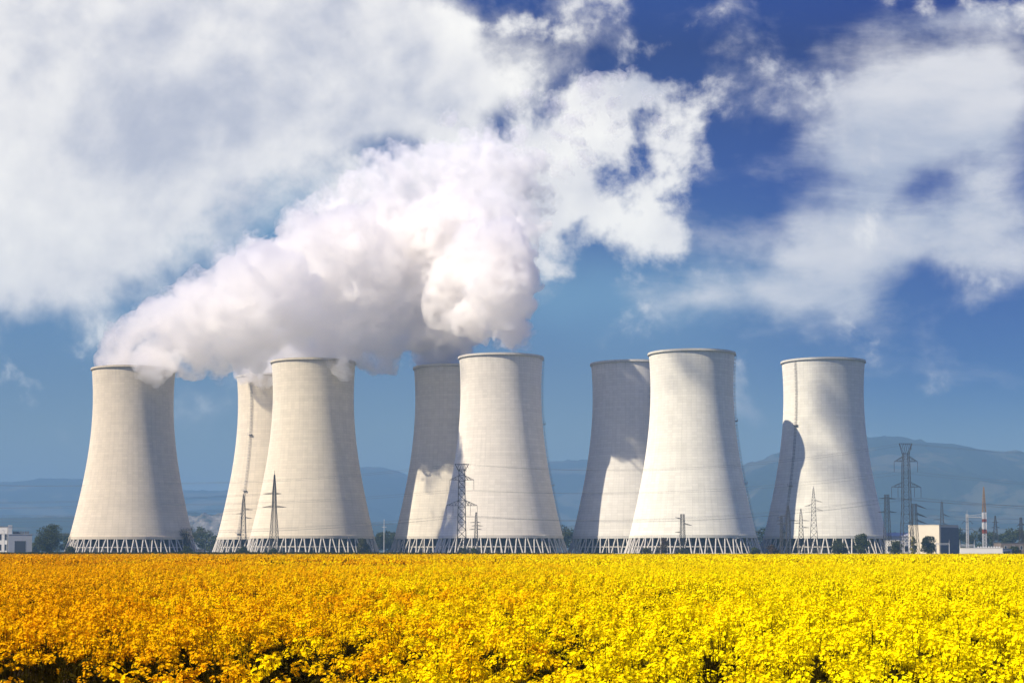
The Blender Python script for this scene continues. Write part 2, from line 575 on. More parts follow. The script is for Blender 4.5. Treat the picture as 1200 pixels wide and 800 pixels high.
def hill(name, pts, Y, front, back, seed, jag, mat):
    """a ridge whose crest follows pts (spots of the photo at distance Y), with real slopes before and behind it"""
    w = [at(a, b, Y) for a, b in pts]
    X = np.array([p.x for p in w])
    Z = np.array([max(p.z, 4) for p in w])
    nx, ny = 700, 46
    gxs = np.linspace(X[0], X[-1], nx)
    crest = np.interp(gxs, X, Z)
    crest += vnoise(gxs / 600, seed) * 6
    V = []
    for j in range(ny):
        f = j / (ny - 1)
        if f < 0.6:
            q = f / 0.6
            yy = Y - front * (1 - q)
            h = q * q * (3 - 2 * q)
        else:
            q = (f - 0.6) / 0.4
            yy = Y + back * q
            h = 1 - q * q * (3 - 2 * q)
        ripple = vnoise(gxs / 420 + j * 0.33, seed + 3) * 0.10 * (h * (1 - h) * 4)
        zz = crest * np.clip(h + ripple, 0, 1.02)
        if abs(f - 0.6) < 0.03:
            zz = zz + np.abs(vnoise(gxs / 28, seed + 9)) * jag
        V.append(np.stack([gxs, np.full(nx, yy) + vnoise(gxs / 500, seed + 5) * 60, zz - 1.5], 1))
    V = np.concatenate(V)
    i, j = np.meshgrid(np.arange(nx - 1), np.arange(ny - 1))
    a = (j * nx + i).ravel()
    Fq = np.stack([a, a + 1, a + nx + 1, a + nx], 1)
    o = link(name, np_mesh(name, V, Fq, [mat], smooth=True))
    return tag(o, kind='structure')


hill('hills', [(-700, 590), (-300, 560), (-60, 563), (0, 567), (40, 564), (65, 561), (105, 563), (160, 575), (215, 577), (262, 577), (330, 568), (405, 553),
               (430, 547), (450, 547), (468, 552), (500, 568), (600, 556), (645, 543), (665, 541), (690, 540), (770, 556), (860, 572), (960, 585),
               (1200, 590), (1600, 580), (1900, 600)], 9800, 2800, 3000, 3, 8, M['hill'])
hill('hills', [(760, 628), (840, 575), (872, 549), (890, 541), (915, 533), (960, 521), (1015, 513), (1045, 512), (1060, 519), (1080, 521), (1095, 521),
               (1120, 527), (1165, 534), (1200, 532), (1260, 538), (1400, 556), (1700, 600)], 7200, 2600, 2400, 11, 15, M['hill'])
# low foothills, then a pale quarry face cut into them
hill('hills', [(-900, 640), (-300, 612), (0, 606), (120, 604), (230, 602), (300, 606), (430, 612), (650, 615), (900, 618), (1100, 612), (1300, 610), (1900, 640)],
     5600, 1500, 1500, 23, 6, M['hill'])
q = hill('quarry_cliff', [(202, 640), (212, 606), (222, 600), (231, 602), (240, 598), (252, 602), (262, 599), (272, 607), (286, 640)], 4300, 170, 500, 31, 6, M['chalk'])

# grassy bank along the far side of the crop, and a pale track at its foot
bk = MB()
prof = [(356, 0.0), (357, 0.8), (358, 1.0), (360, 1.0), (362, 0.75), (365, 0.0)]
bx = np.arange(-300, 301, 0.8)
hgt = np.interp(bx, [-300, -40, 0, 40, 300], [1.88, 1.88, 1.74, 1.56, 1.54]) + vnoise(bx / 1.6, 40) * 0.05
for i, X in enumerate(bx):
    for (yy, h) in prof:
        bk.v.append((X, yy, h * hgt[i] - 0.02))
for i in range(len(bx) - 1):
    for k in range(5):
        bk.f.append((i * 6 + k, (i + 1) * 6 + k, (i + 1) * 6 + k + 1, i * 6 + k + 1))
        bk.mi.append(0)
M['bank'] = plain('bank_grass', (0.015, 0.020, 0.011), 1.0, 0.5, 0.8, 0, 0.05)
tag(bk.build('grass_bank', M['bank'], smooth=True), kind='structure')
tr = MB()
M['track'] = plain('pale_gravel', (0.40, 0.36, 0.30), 1.0, 0.25, 0.6, 0, 0.05)
a, b_ = gx(236, 353), gx(303, 353)
tr.add([(a, 353.2, 1.2), (b_, 353.2, 1.2), (b_, 355.5, 1.36), (a, 355.5, 1.36), (a, 355.6, 0), (b_, 355.6, 0), (a, 353.1, 0), (b_, 353.1, 0)],
       [(0, 1, 2, 3), (3, 2, 5, 4), (0, 6, 7, 1), (0, 3, 4, 6), (1, 7, 5, 2)])
tag(tr.build('track', M['track']), kind='structure')

# ------------------------------------------------------------------ cooling towers
R0, ZT, BZ, H = 24.1, 100.0, 77.0, 121.4


def prof_r(z):
    return R0 * math.sqrt(1 + ((z - ZT) / BZ) ** 2)


def tower_meshes():
    out = {}
    s = MB()
    zs = np.linspace(10.4, H - 1.0, 60)
    outer = [(prof_r(z), z) for z in zs]
    inner = [(prof_r(z) - (0.9 if z < 16 else 0.45), z) for z in zs[::-1]]
    s.lathe(outer + inner, 160, closed=True)
    out['shell'] = s.mesh('shell', True)
    out['shell'].materials.append(M['shell'])
    r = MB()
    rt = prof_r(H)
    r.lathe([(rt - 0.55, H - 1.6), (rt + 0.12, H - 1.7), (rt + 0.75, H - 1.25), (rt + 0.75, H - 0.85), (rt + 0.6, H - 0.8), (rt + 0.6, H), (rt + 0.45, H),
             (rt + 0.4, H - 0.7), (rt - 0.55, H - 0.7)], 160, closed=True)
    out['rim'] = r.mesh('rim')
    out['rim'].materials.append(M['shell'])
    b = MB()
    rb = prof_r(10.4)
    b.lathe([(rb + 0.12, 10.0), (rb + 0.15, 11.6), (rb - 1.1, 11.7), (rb - 1.1, 9.9)], 160, closed=True)
    out['ring_beam'] = b.mesh('ring_beam')
    out['ring_beam'].materials.append(M['shell'])
    c = MB()
    c.lathe([(40.6, 0.0), (40.9, 0.9), (40.5, 1.0), (39.3, 1.0), (39.3, -0.1), (40.6, -0.1)], 120, closed=True)
    out['basin'] = c.mesh('basin')
    out['basin'].materials.append(M['concrete'])
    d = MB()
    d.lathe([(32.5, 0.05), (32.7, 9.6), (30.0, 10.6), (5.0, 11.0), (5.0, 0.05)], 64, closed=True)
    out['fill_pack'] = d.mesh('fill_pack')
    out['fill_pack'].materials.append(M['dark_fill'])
    e = MB()
    e.lathe([(35.0, 4.6), (35.4, 4.6), (35.4, 5.2), (35.0, 5.2)], 96, closed=True)
    for k in range(48):
        w = 2 * PI * k / 48
        e.bar((35.2 * math.cos(w), 35.2 * math.sin(w), 0), (35.2 * math.cos(w), 35.2 * math.sin(w), 9.9), 0.16)
    out['inner_gallery'] = e.mesh('inner_gallery')
    out['inner_gallery'].materials.append(M['concrete'])
    for sgn, nm in ((1, 'ca'), (-1, 'cb')):
        f = MB()
        da0, da1 = sgn * 0.5 / 37, sgn * 2.35 / 40
        f.bar(((rb - 0.4) * math.cos(da0), (rb - 0.4) * math.sin(da0), 10.3), (39.9 * math.cos(da1), 39.9 * math.sin(da1), 0.6), 0.36, 0.40, 8)
        out[nm] = f.mesh('column')
        out[nm].materials.append(M['concrete'])
    l = MB()
    zz = np.linspace(10.5, H - 1.2, 60)
    for sy in (-0.55, 0.55):
        l.path([(prof_r(z) + 0.55, sy, z) for z in zz], 0.07)
        l.path([(prof_r(z) + 1.15, sy * 0.8, z) for z in zz], 0.04)
    for z in np.arange(11.5, H - 1.5, 2.2):
        r_ = prof_r(z)
        l.box((r_ - 0.05, -0.6, z - 0.09), (r_ + 1.2, -0.46, z + 0.09))
        l.box((r_ - 0.05, 0.46, z - 0.09), (r_ + 1.2, 0.6, z + 0.09))
        l.box((r_ + 1.05, -0.6, z - 0.1), (r_ + 1.2, 0.6, z + 0.1))
    for z in (H * 0.66, H * 0.35, 14.0):
        r_ = prof_r(z)
        l.box((r_ - 0.1, -1.5, z - 0.15), (r_ + 1.7, 1.5, z + 0.15))
        for sy in (-1.45, 0, 1.45):
            l.box((r_ + 1.55, sy - 0.05, z), (r_ + 1.65, sy + 0.05, z + 1.2))
        l.box((r_ + 1.55, -1.5, z + 1.1), (r_ + 1.65, 1.5, z + 1.25))
    out['ladder'] = l.mesh('ladder')
    out['ladder'].materials.append(M['ladder'])
    return out


TM = tower_meshes()
# photo base x, distance, photo rim y, ladder angle, shell tint, label
GT = 'concrete cooling towers of the power station'
TOWERS = [
    (154, 975, 427, R(35), (0.60, 0.53, 0.415), 'cream cooling tower standing apart beside white building, steam spilling over its rim'),
    (321, 1177, 437, R(-120), (0.61, 0.545, 0.43), 'cooling tower with its top buried in steam and a ladder up its sunlit flank'),
    (366, 1101, 419, R(60), (0.61, 0.555, 0.445), 'cream cooling tower behind the tall spired pylon, steam pouring over one side of its rim'),
    (531, 1127, 426, R(-56), (0.60, 0.56, 0.475), 'steaming cooling tower mostly in shadow, half hidden behind the tower with the flat-topped pylon'),
    (587, 1050, 413, R(2), (0.625, 0.585, 0.51), 'pale cooling tower with a flat-topped lattice pylon in front, no steam of its own'),
    (741, 1081, 421, R(-66), (0.60, 0.58, 0.53), 'steamless cooling tower in shade but for a sunlit patch near its foot'),
    (812, 1000, 408, R(-12), (0.645, 0.625, 0.545), 'largest and brightest cooling tower, steamless, with a short pylon and brown shrub before it'),
    (967, 1030, 418, R(-141), (0.62, 0.605, 0.535), 'steamless cooling tower with another tower\'s shadow on its flank, behind a cluster of spired pylons'),
]
for (px, D, py, la, tint, lab) in TOWERS:
    x = gx(px, D)
    sc = at(px, py, D).z / H
    root = tag(empty('cooling_tower', (x, D, 0), 0, sc), lab, 'cooling tower', GT)
    wide = sc * {154: 1.045, 366: 1.03, 321: 1.02}.get(px, 1.008)
    root.scale = (wide, wide, at(px, py, D - 25.0).z / H)
    for k in ('shell', 'rim', 'ring_beam'):
        o = link(k, TM[k], root)
        o.color = (*[c * {'shell': 1.16, 'rim': 0.95, 'ring_beam': 1.06}[k] for c in tint], 1)
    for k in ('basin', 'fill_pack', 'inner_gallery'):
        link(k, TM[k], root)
    o = link('ladder', TM['ladder'], root)
    o.rotation_euler = (0, 0, la)
    for k in range(42):
        for nm in ('ca', 'cb'):
            o = link('column', TM[nm], root)
            o.rotation_euler = (0, 0, 2 * PI * (k + 0.3) / 42)


# ------------------------------------------------------------------ steam
def steam_mat(name, dens, col=(0.986, 0.981, 0.976), an=0.6, lo=0.42, hi=0.60, scale=0.085, step=0.10):
    """steam of uneven density: fractal pockets tear its edges"""
    def fn(t, out):
        v = t.n('ShaderNodeVolumePrincipled')
        v.inputs['Color'].default_value = (*col, 1)
        v.inputs['Anisotropy'].default_value = an
        g = t.n('ShaderNodeNewGeometry')
        n = t.noise(g.outputs['Position'], scale, 4, 0.66, 0.0)
        t.put(v.inputs['Density'], t.smooth(n, lo, hi, 0.0, dens))
        t.put(out.inputs['Volume'], v.outputs[0])
    m = material(name, fn)
    m.cycles.volume_step_rate = step
    return m


M['steam'] = steam_mat('dense_steam', 0.20, (0.989, 0.982, 0.973), 0.62, 0.42, 0.58, 0.095)
M['steam_crisp'] = steam_mat('billowing_steam', 0.28, (0.982, 0.974, 0.965), 0.55, 0.435, 0.56, 0.12)
M['steam_mid'] = steam_mat('loose_steam', 0.085, (0.972, 0.965, 0.958), 0.15, 0.46, 0.62, 0.085)
M['steam_thin'] = steam_mat('thin_steam', 0.030, (0.972, 0.967, 0.964), 0.1, 0.46, 0.66, 0.06)

def vapour_fn(t, out):
    v = t.n('ShaderNodeVolumePrincipled')
    v.inputs['Density'].default_value = 0.030
    v.inputs['Color'].default_value = (0.97, 0.97, 0.97, 1)
    t.put(out.inputs['Volume'], v.outputs[0])


M['shade_cloud'] = material('cloud_vapour', vapour_fn)


ico = None


def unit_ico():
    import bmesh
    bm = bmesh.new()
    bmesh.ops.create_icosphere(bm, subdivisions=2, radius=1.0)
    V = np.array([v.co[:] for v in bm.verts])
    Fq = np.array([[v.index for v in f.verts] for f in bm.faces])
    bm.free()
    return V, Fq


IV, IF = unit_ico()
tex_a = bpy.data.textures.new('billow_large', 'CLOUDS')
tex_a.noise_scale, tex_a.noise_depth, tex_a.noise_type = 15.0, 2, 'SOFT_NOISE'
tex_b = bpy.data.textures.new('billow_small', 'CLOUDS')
tex_b.noise_scale, tex_b.noise_depth, tex_b.noise_type = 4.5, 4, 'SOFT_NOISE'


def puff_cloud(name, puffs, mat, parent, voxel, n_sub, amp, seed, grow=1.0):
    """closed billowing body: the merged hull of many round puffs, broken up by fractal displacement"""
    r_ = np.random.default_rng(seed)
    P = []
    for (px, py, rp, D) in puffs:
        c = np.array(at(px, py, D)[:]) if D else np.array(px)
        rad = rp * (D or F_PX) / F_PX * grow
        P.append((c, rad))
        for k in range(n_sub):
            d = r_.normal(size=3)
            d /= np.linalg.norm(d)
            f = r_.uniform(0.24, 0.46)
            c2 = c + d * rad * r_.uniform(0.72, 0.95)
            P.append((c2, rad * f))
            for q_ in range(4):
                d2 = r_.normal(size=3)
                d2 = d2 / np.linalg.norm(d2) + d * 0.5
                d2 /= np.linalg.norm(d2)
                P.append((c2 + d2 * rad * f * 0.85, rad * f * r_.uniform(0.3, 0.5)))
    P = [(c, r) for c, r in P if r > voxel * 1.1]
    V = np.concatenate([IV * r + c for c, r in P])
    Fq = np.concatenate([IF + k * len(IV) for k in range(len(P))])
    me = np_mesh(name, V, Fq, [mat])
    o = link(name, me, parent)
    m = o.modifiers.new('merge', 'REMESH')
    m.mode, m.voxel_size = 'VOXEL', voxel
    for tx, a_ in ((tex_a, amp), (tex_b, amp * 0.62)):
        m = o.modifiers.new('billow', 'DISPLACE')
        m.texture, m.strength, m.mid_level, m.texture_coords = tx, a_, 0.5, 'GLOBAL'
    m = o.modifiers.new('clean', 'REMESH')
    m.mode, m.voxel_size = 'VOXEL', voxel
    return o


core = [
    # from the first tower, bending to the right
    (138, 420, 22, 975), (156, 408, 32, 977), (178, 424, 22, 962), (184, 398, 40, 980), (214, 386, 44, 980), (244, 374, 48, 984), (276, 362, 54, 990),
    (310, 350, 56, 1000), (230, 418, 20, 984), (262, 420, 20, 988), (288, 406, 28, 1002), (326, 400, 30, 1118), (345, 326, 54, 1078),
    # from the second and third towers
    (306, 428, 24, 1168), (326, 424, 34, 1177), (370, 398, 35, 1098), (396, 396, 35, 1094), (398, 428, 15, 1073), (391, 419, 12, 1076), (404, 432, 9, 1074), (402, 362, 56, 1092), (378, 300, 48, 1085), (418, 306, 56, 1095),
    (440, 380, 40, 1100), (448, 416, 20, 1108), (432, 420, 16, 1100), (465, 340, 50, 1110), (455, 282, 44, 1120), (478, 388, 26, 1125),
    ]
east = [    # from the fourth tower, drifting forward over the fifth
    (508, 410, 30, 1127), (528, 400, 28, 1115), (520, 376, 42, 1105), (545, 384, 26, 1085), (540, 340, 52, 1085), (566, 366, 32, 1056), (520, 290, 56, 1110), (566, 304, 40, 1060), (582, 345, 30, 1046),
    (590, 342, 34, 1022), (588, 318, 36, 1030), (592, 290, 32, 1024), (597, 378, 22, 1038),
    ]
core += [(312, 432, 18, 1146), (292, 428, 18, 1148), (186, 431, 17, 949), (170, 428, 15, 948), (198, 425, 15, 958)]
mid = [(500, 236, 54, 1170), (450, 226, 44, 1150), (550, 240, 54, 1140), (415, 240, 36, 1140), (588, 258, 38, 1080), (596, 220, 38, 1150), (565, 195, 40, 1170), (520, 200, 34, 1180), (470, 195, 26, 1180),
       (600, 330, 22, 1040), (596, 390, 20, 1050), (618, 200, 26, 1180), (632, 232, 20, 1160), (350, 262, 22, 1110), (300, 296, 18, 1060), (612, 290, 18, 1070), (622, 262, 14, 1100), (385, 250, 26, 1120)]
# torn shreds drifting up and to the right, into the cloud
rs_ = np.random.default_rng(44)
shreds = []
for i in range(70):
    f = rs_.random()
    shreds.append((520 + 210 * f + rs_.normal() * 26, 215 - 105 * f + rs_.normal() * 30, rs_.uniform(6, 20) * (1.1 - 0.5 * f), 1180 + rs_.normal() * 20))
for i in range(26):
    f = rs_.random()
    shreds.append((608 + rs_.normal() * 10, 400 - 190 * f, rs_.uniform(5, 11), 1050 + rs_.normal() * 14))
for i in range(24):
    f = rs_.random()
    shreds.append((235 + 190 * f + rs_.normal() * 8, 318 - 105 * f + rs_.normal() * 9, rs_.uniform(4, 10), 1010 + 130 * f))
steam = tag(empty('steam_plume', (gx(340, 1100), 1100, 125)), 'white steam billowing from the four steaming cooling towers and drifting into the clouds', 'steam')
steam['kind'] = 'stuff'


def steam_part(name, puffs, mat, voxel, n_sub, amp, seed, grow=1.0):
    o = puff_cloud(name, puffs, mat, None, voxel, n_sub, amp, seed, grow)
    o.parent = steam
    o.matrix_parent_inverse = Matrix.Translation(-Vector(steam.location))
    return o


steam_part('dense_billow', core, M['steam'], 0.95, 48, 7.0, 5)
steam_part('crisp_billow', east, M['steam_crisp'], 0.85, 48, 6.5, 15)
steam_part('upper_billow', mid, M['steam_mid'], 1.1, 38, 13.0, 6)
steam_part('torn_shreds', shreds, M['steam_mid'], 1.0, 14, 12.0, 12)
steam_part('wispy_edge', core[3:] + east + mid, M['steam_thin'], 1.5, 16, 16.0, 8, 1.10)


# a small added cloud up-sun, out of the picture: it dapples the right-hand towers with soft shade
rc = np.random.default_rng(3)
shade = []
side = Vector((-s_dir.y, s_dir.x, 0)).normalized()
if side.y < 0:
    side = -side
upv = s_dir.cross(side).normalized()
if upv.z < 0:
    upv = -upv
for (tpx, D, u0, u1, z0, z1, n, r0, r1) in ((967, 1030, -30, -19, 20, 116, 15, 6.0, 9.5), (967, 1030, -18, 4, 96, 118, 6, 4.0, 6.5), (967, 1030, -14, -8, 40, 62, 3, 3.0, 4.5),
                                            (812, 1000, -25, -12, 84, 106, 9, 3.6, 6.4), (812, 1000, -12, -4, 74, 84, 3, 2.6, 3.6), (587, 1050, -2, 10, 84, 112, 7, 3.2, 5.4)):
    for i in range(n):
        base = Vector((gx(tpx, D), D, 0)) + side * rc.uniform(u0, u1) + Vector((0, 0, rc.uniform(z0, z1)))
        c_ = base + s_dir * (760 + rc.normal() * 12)
        shade.append(((c_.x, c_.y, c_.z), 0, rc.uniform(r0, r1), 0))
cl = puff_cloud('shade_cloud', shade, M['shade_cloud'], None, 1.6, 10, 6.0, 21)
tag(cl, 'unseen vapour puffs added to shade three towers of the power station', 'shade_cloud', None, 'stuff')


# ------------------------------------------------------------------ pylons and lines
def lattice(mb, prof, r_leg, r_br, step=None):
    """four-legged lattice body; prof = [(z, half width)]"""
    def hw(z):
        return float(np.interp(z, [p[0] for p in prof], [p[1] for p in prof]))
    z0, z1 = prof[0][0], prof[-1][0]
    for sx, sy in ((1, 1), (1, -1), (-1, 1), (-1, -1)):
        for (a0, w0), (a1, w1) in zip(prof[:-1], prof[1:]):
            mb.bar((sx * w0, sy * w0, a0), (sx * w1, sy * w1, a1), r_leg)
    z = z0
    while z < z1 - 0.8:
        w = hw(z)
        zn = min(z1, z + max(1.4, 1.9 * w) if step is None else z + step)
        wn = hw(zn)
        for (ax, ay), (bx_, by_) in (((1, -1), (-1, -1)), ((1, 1), (-1, 1)), ((1, 1), (1, -1)), ((-1, 1), (-1, -1))):
            mb.bar((ax * w, ay * w, z), (bx_ * wn, by_ * wn, zn), r_br)
            mb.bar((bx_ * w, by_ * w, z), (ax * wn, ay * wn, zn), r_br)
            mb.bar((ax * wn, ay * wn, zn), (bx_ * wn, by_ * wn, zn), r_br)
        z = zn
    return hw


def arm_mesh(side, w, L, depth, r, droop=0.0):
    """pointed truss arm along x from the body face"""
    a = MB()
    tip = (side * (w + L), 0, droop)
    for sy in (-1, 1):
        a.bar((side * w, sy * w, 0), tip, r)
        a.bar((side * w, sy * w, depth), tip, r * 0.85)
    n = max(2, int(L / 1.6))
    for k in range(n):
        f0, f1 = k / n, (k + 1) / n
        for sy in (-1, 1):
            lo0 = Vector((side * w, sy * w, 0)).lerp(Vector(tip), f0)
            hi0 = Vector((side * w, sy * w, depth)).lerp(Vector(tip), f0)
            lo1 = Vector((side * w, sy * w, 0)).lerp(Vector(tip), f1)
            a.bar(lo0, hi0, r * 0.6)
            a.bar(hi0, lo1, r * 0.6)
    return a, tip


def insulator(mb_len, r=0.16):
    i = MB()
    i.bar((0, 0, 0), (0, 0, -0.5), 0.06)
    n = max(5, int(mb_len / 0.35))
    for k in range(n):
        z = -0.4 - (mb_len - 0.8) * k / n
        i.bar((0, 0, z), (0, 0, z - 0.24), r * 1.05, r * 0.6, 6)
    i.bar((0, 0, -mb_len + 0.4), (0, 0, -mb_len), 0.09)
    return i


GP = 'lattice power pylons'
ends = {}


def pylon(key, px, D, label, prof_px, arms, mat, rz=0.0, ins=0.0, spire=None, r=0.13, group=GP, head=None):
    """prof_px: [(photo y, half width px)]; arms: [(photo y, side, length px, depth px, droop px)]"""
    k = D / F_PX
    x = gx(px, D)
    root = tag(empty('lattice_pylon', (x, D, 0), rz), label, 'pylon', group)
    zy = lambda py: at(px, py, D).z
    prof = [(0.0 if i == 0 else zy(py), w * k) for i, (py, w) in enumerate(prof_px)]
    mb = MB()
    hw = lattice(mb, prof, r, r * 0.6)
    mb.build('mast', mat, root)
    if spire:
        sp = MB()
        sp.bar((0, 0, prof[-1][0] - 0.3), (0, 0, zy(spire)), 0.17, 0.08, 5)
        sp.build('spire', mat, root)
    tips = []
    for (py, side, L, dep, droop) in arms:
        z = zy(py)
        a, tip = arm_mesh(side, hw(z), L * k, dep * k, r * 0.75, droop * k)
        o = a.build('crossarm', mat, root)
        o.location = (0, 0, z)
        pts = [tip] + ([(tip[0] * 0.56, 0, 0)] if ins and L > 11 and head else [])
        for tp in pts[:1] if not head else pts:
            if ins:
                i = insulator(ins * k).build('insulator', M['glass_insulator'], root)
                i.location = (tp[0], tp[1], z + tp[2])
            tips.append((tp[0], tp[1], z + tp[2] - (ins * k if ins else 0)))
    if head:
        (y0, w0), (y1, w1) = head
        hd = MB()
        za, zb = zy(y0), zy(y1)
        wb = hw(za)
        for sx in (-1, 1):
            for sy in (-1, 1):
                hd.bar((sx * w0 * k, sy * wb, za), (sx * w1 * k, sy * 0.3, zb), r)
            hd.bar((sx * w1 * k, -0.3, zb), (sx * w1 * k, 0.3, zb), r * 0.7)
        for sy in (-0.3, 0.3):
            hd.bar((-w1 * k, sy, zb), (w1 * k, sy, zb), r)
        n = 6
        for q_ in range(n):
            f0, f1 = -1 + 2 * q_ / n, -1 + 2 * (q_ + 1) / n
            zl = za + (zb - za) * min(1, max(0, (abs(f0) * w1 - w0) / max(w1 - w0, .1)))
            hd.bar((f0 * w1 * k, 0, zl), (f1 * w1 * k, 0, zb), r * 0.6)
            hd.bar((f0 * w1 * k, 0, zb), (f1 * w1 * k, 0, zl), r * 0.6)
        hd.build('head_frame', mat, root)
        tips += [(-w1 * k, 0, zb), (w1 * k, 0, zb)]
    rm = Matrix.Rotation(rz, 4, 'Z')
    ends[key] = [rm @ Vector(p) + Vector((x, D, 0)) for p in tips]
    return root


ST, DS = M['steel'], M['dark_steel']
pylon('p1', 285, 985, 'slim spired pylon before the half hidden steaming tower, three staggered arms',
      [(650, 3.9), (612, 2.4), (590, 1.6), (580, 0.5)], [(597, 1, 9, 1.5, 0), (602, -1, 7, 1.5, 0), (607, 1, 8, 1.5, 0)], ST, R(18), spire=578)
pylon('p2', 321, 985, 'tall spired pylon with two pairs of arms before the cream steaming tower',
      [(650, 5.2), (594, 2.0), (575, 1.6), (556, 0.4)], [(579, 1, 7, 2, .8), (579, -1, 13, 2, .8), (594, 1, 13, 2, 0), (594, -1, 13, 2, 0)], DS, R(-14), spire=551, r=0.17)
pylon('p3', 541, 930, 'flat-topped lattice pylon with two wide arms in front of a pale tower',
      [(650, 5.4), (596, 4.3), (560, 3.6), (549, 3.2)], [(562, -1, 10.5, 5, 0), (562, 1, 10.5, 5, 0), (592, -1, 14, 6, 0), (592, 1, 14, 6, 0)],
      DS, R(4), ins=12, head=((552, 3.4), (543.5, 8)), r=0.20)
pylon('p4', 558, 975, 'short slender pylon beside the flat-topped one, three crossed arms',
      [(650, 2.4), (612, 1.3), (605, 1.0), (600, .6)], [(612, -1, 6, 1, 0), (612, 1, 4, 1, 0), (616, 1, 7, 1, 0), (616, -1, 4, 1, 0), (620, -1, 7, 1, 0), (620, 1, 5, 1, 0)], ST, R(10))
pylon('p5', 800, 925, 'short stump-topped pylon before the largest tower, arms like barbs',
      [(650, 3.4), (625, 2.4), (602, 1.8)], [(608, -1, 7, 1.5, 2), (614, 1, 10, 1.5, -1.5), (624, -1, 7, 1.5, 1)], DS, R(15))
pylon('p6', 954, 960, 'tallest of the spired pylons clustered before the tower with the cast shadow',
      [(650, 5.4), (600, 2.4), (585, 1.9), (572, 0.5)], [(587, 1, 8, 1.8, -1), (592, -1, 8, 1.8, -1), (597, 1, 9, 1.8, -1)], ST, R(-12), spire=569)
pylon('p7', 924, 950, 'pale spired pylon in the cluster, second from the tallest, three arms',
      [(650, 2.4), (612, 2.2), (600, 1.5), (592, .5)], [(605, -1, 9, 1.3, 0), (610, 1, 12, 1.3, 0), (614, -1, 9, 1.3, 0)], ST, R(8))
pylon('p8', 939, 955, 'small spired pylon between the tallest and the pale one of the cluster',
      [(650, 3.6), (614, 2.0), (604, 1.5), (596, .4)], [(610, 1, 8, 1.2, 0), (613, -1, 7, 1.2, 0), (618, 1, 7, 1.2, 0)], ST, R(-6), spire=595)
pylon('p9', 916, 955, 'slender flat-ended pylon at the shadowed edge of the cluster, arms all to one side',
      [(650, 1.6), (620, 1.2), (604, .9)], [(606, -1, 4, 1, 0), (610, -1, 5, 1, 0), (614, -1, 4, 1, 0)], ST, R(5))
pylon('p10', 1063, 932, 'tallest flat-topped lattice pylon rising against the hills, with hanging insulators',
      [(650, 7.2), (596, 4.6), (545, 3.8), (530, 3.0)], [(540.5, -1, 10.5, 6, 0), (540.5, 1, 10.5, 6, 0), (570.5, -1, 13.5, 6, 0), (570.5, 1, 13.5, 6, 0)],
      DS, R(5), ins=12.5, head=((532, 3.2), (519.5, 7.5)), r=0.15)
pylon('p11', 1040, 955, 'blunt dark pylon at the edge of the last tower, two pairs of arms',
      [(650, 4.0), (600, 2.4), (579, 2.0)], [(584, -1, 8, 1.2, .5), (584, 1, 9, 1.2, -.3), (600, -1, 9, 1.4, 0), (600, 1, 10, 1.4, 0)], DS, R(12))
pylon('p12', 1072, 950, 'dark pylon before the white block with three drooping arms on one side',
      [(650, 4.6), (612, 2.8), (590, 2.2)], [(592, 1, 13, 1.6, -4), (602, 1, 13, 1.6, -4), (610, 1, 13, 1.6, -3.5), (612, -1, 5, 1.2, 0)], DS, R(8))
pylon('p13', 1104.5, 1010, 'slim pylon rising behind the white block, arms sagging at their tips',
      [(650, 3.2), (612, 1.9), (590, 1.0), (588, .8)], [(603, 1, 7, 1.4, -2), (609, -1, 8, 1.4, .5), (614, 1, 8, 1.4, -2)], DS, R(-10), spire=586)
pylon('p14', 1167, 1250, 'faint distant pylon above the dark trees beyond the striped mast',
      [(650, 3.6), (620, 1.8), (604, .5)], [(612, 1, 3, 1, 0), (612, -1, 3, 1, 0), (618, 1, 3.5, 1, 0), (618, -1, 3.5, 1, 0)], DS, 0)
pylon('p15', 1197, 1050, 'pylon half out of the picture with bent arms over the low sheds',
      [(650, 2.6), (622, 1.5), (606, 1.0)], [(614, -1, 4, 1, -2.5), (614, 1, 6, 1, -2.5), (621, -1, 3, 1, -1)], DS, 0)

# striped mast
k = 940 / F_PX
mr = tag(empty('striped_mast', (gx(1154, 940), 940, 0)), 'lattice mast with rust orange top and white and red bands above the pale shed', 'mast')
zy = lambda py: at(1154, py, 940).z
for (ya, yb, wa, wb, mt, nm) in ((650, 625, 2.0, 1.9, 'light_steel', 'mast_section'), (625, 620, 1.9, 1.9, 'red_paint', 'painted_band'), (620, 611.5, 1.9, 1.9, 'white_paint', 'painted_band'),
                                 (611.5, 608, 1.9, 1.9, 'red_paint', 'painted_band'), (608, 600, 1.9, 1.9, 'white_paint', 'painted_band'), (600, 570, 1.9, 0.35, 'orange_paint', 'mast_section')):
    mb = MB()
    lattice(mb, [(0.0 if ya == 650 else zy(ya) + 0.05, wa * k), (zy(yb), wb * k)], 0.15, 0.10, 1.7)
    if nm == 'painted_band':
        w = wa * k * 0.5
        mb.box((-w, -w, zy(ya) + 0.1), (w * 0.6, w, zy(yb) - 0.1))
    mb.build(nm, M[mt], mr)
ar = MB()
ar.bar((0, 0, zy(606)), (-9.6, 0, zy(605.5)), 0.22)
ar.bar((0, 0, zy(602)), (-9.6, 0, zy(604)), 0.16)
for q_ in range(6):
    ar.bar((-1.6 * q_, 0, zy(606)), (-1.6 * q_ - 1.6, 0, zy(604)), 0.1)
ar.build('gantry_arm', M['light_steel'], mr)

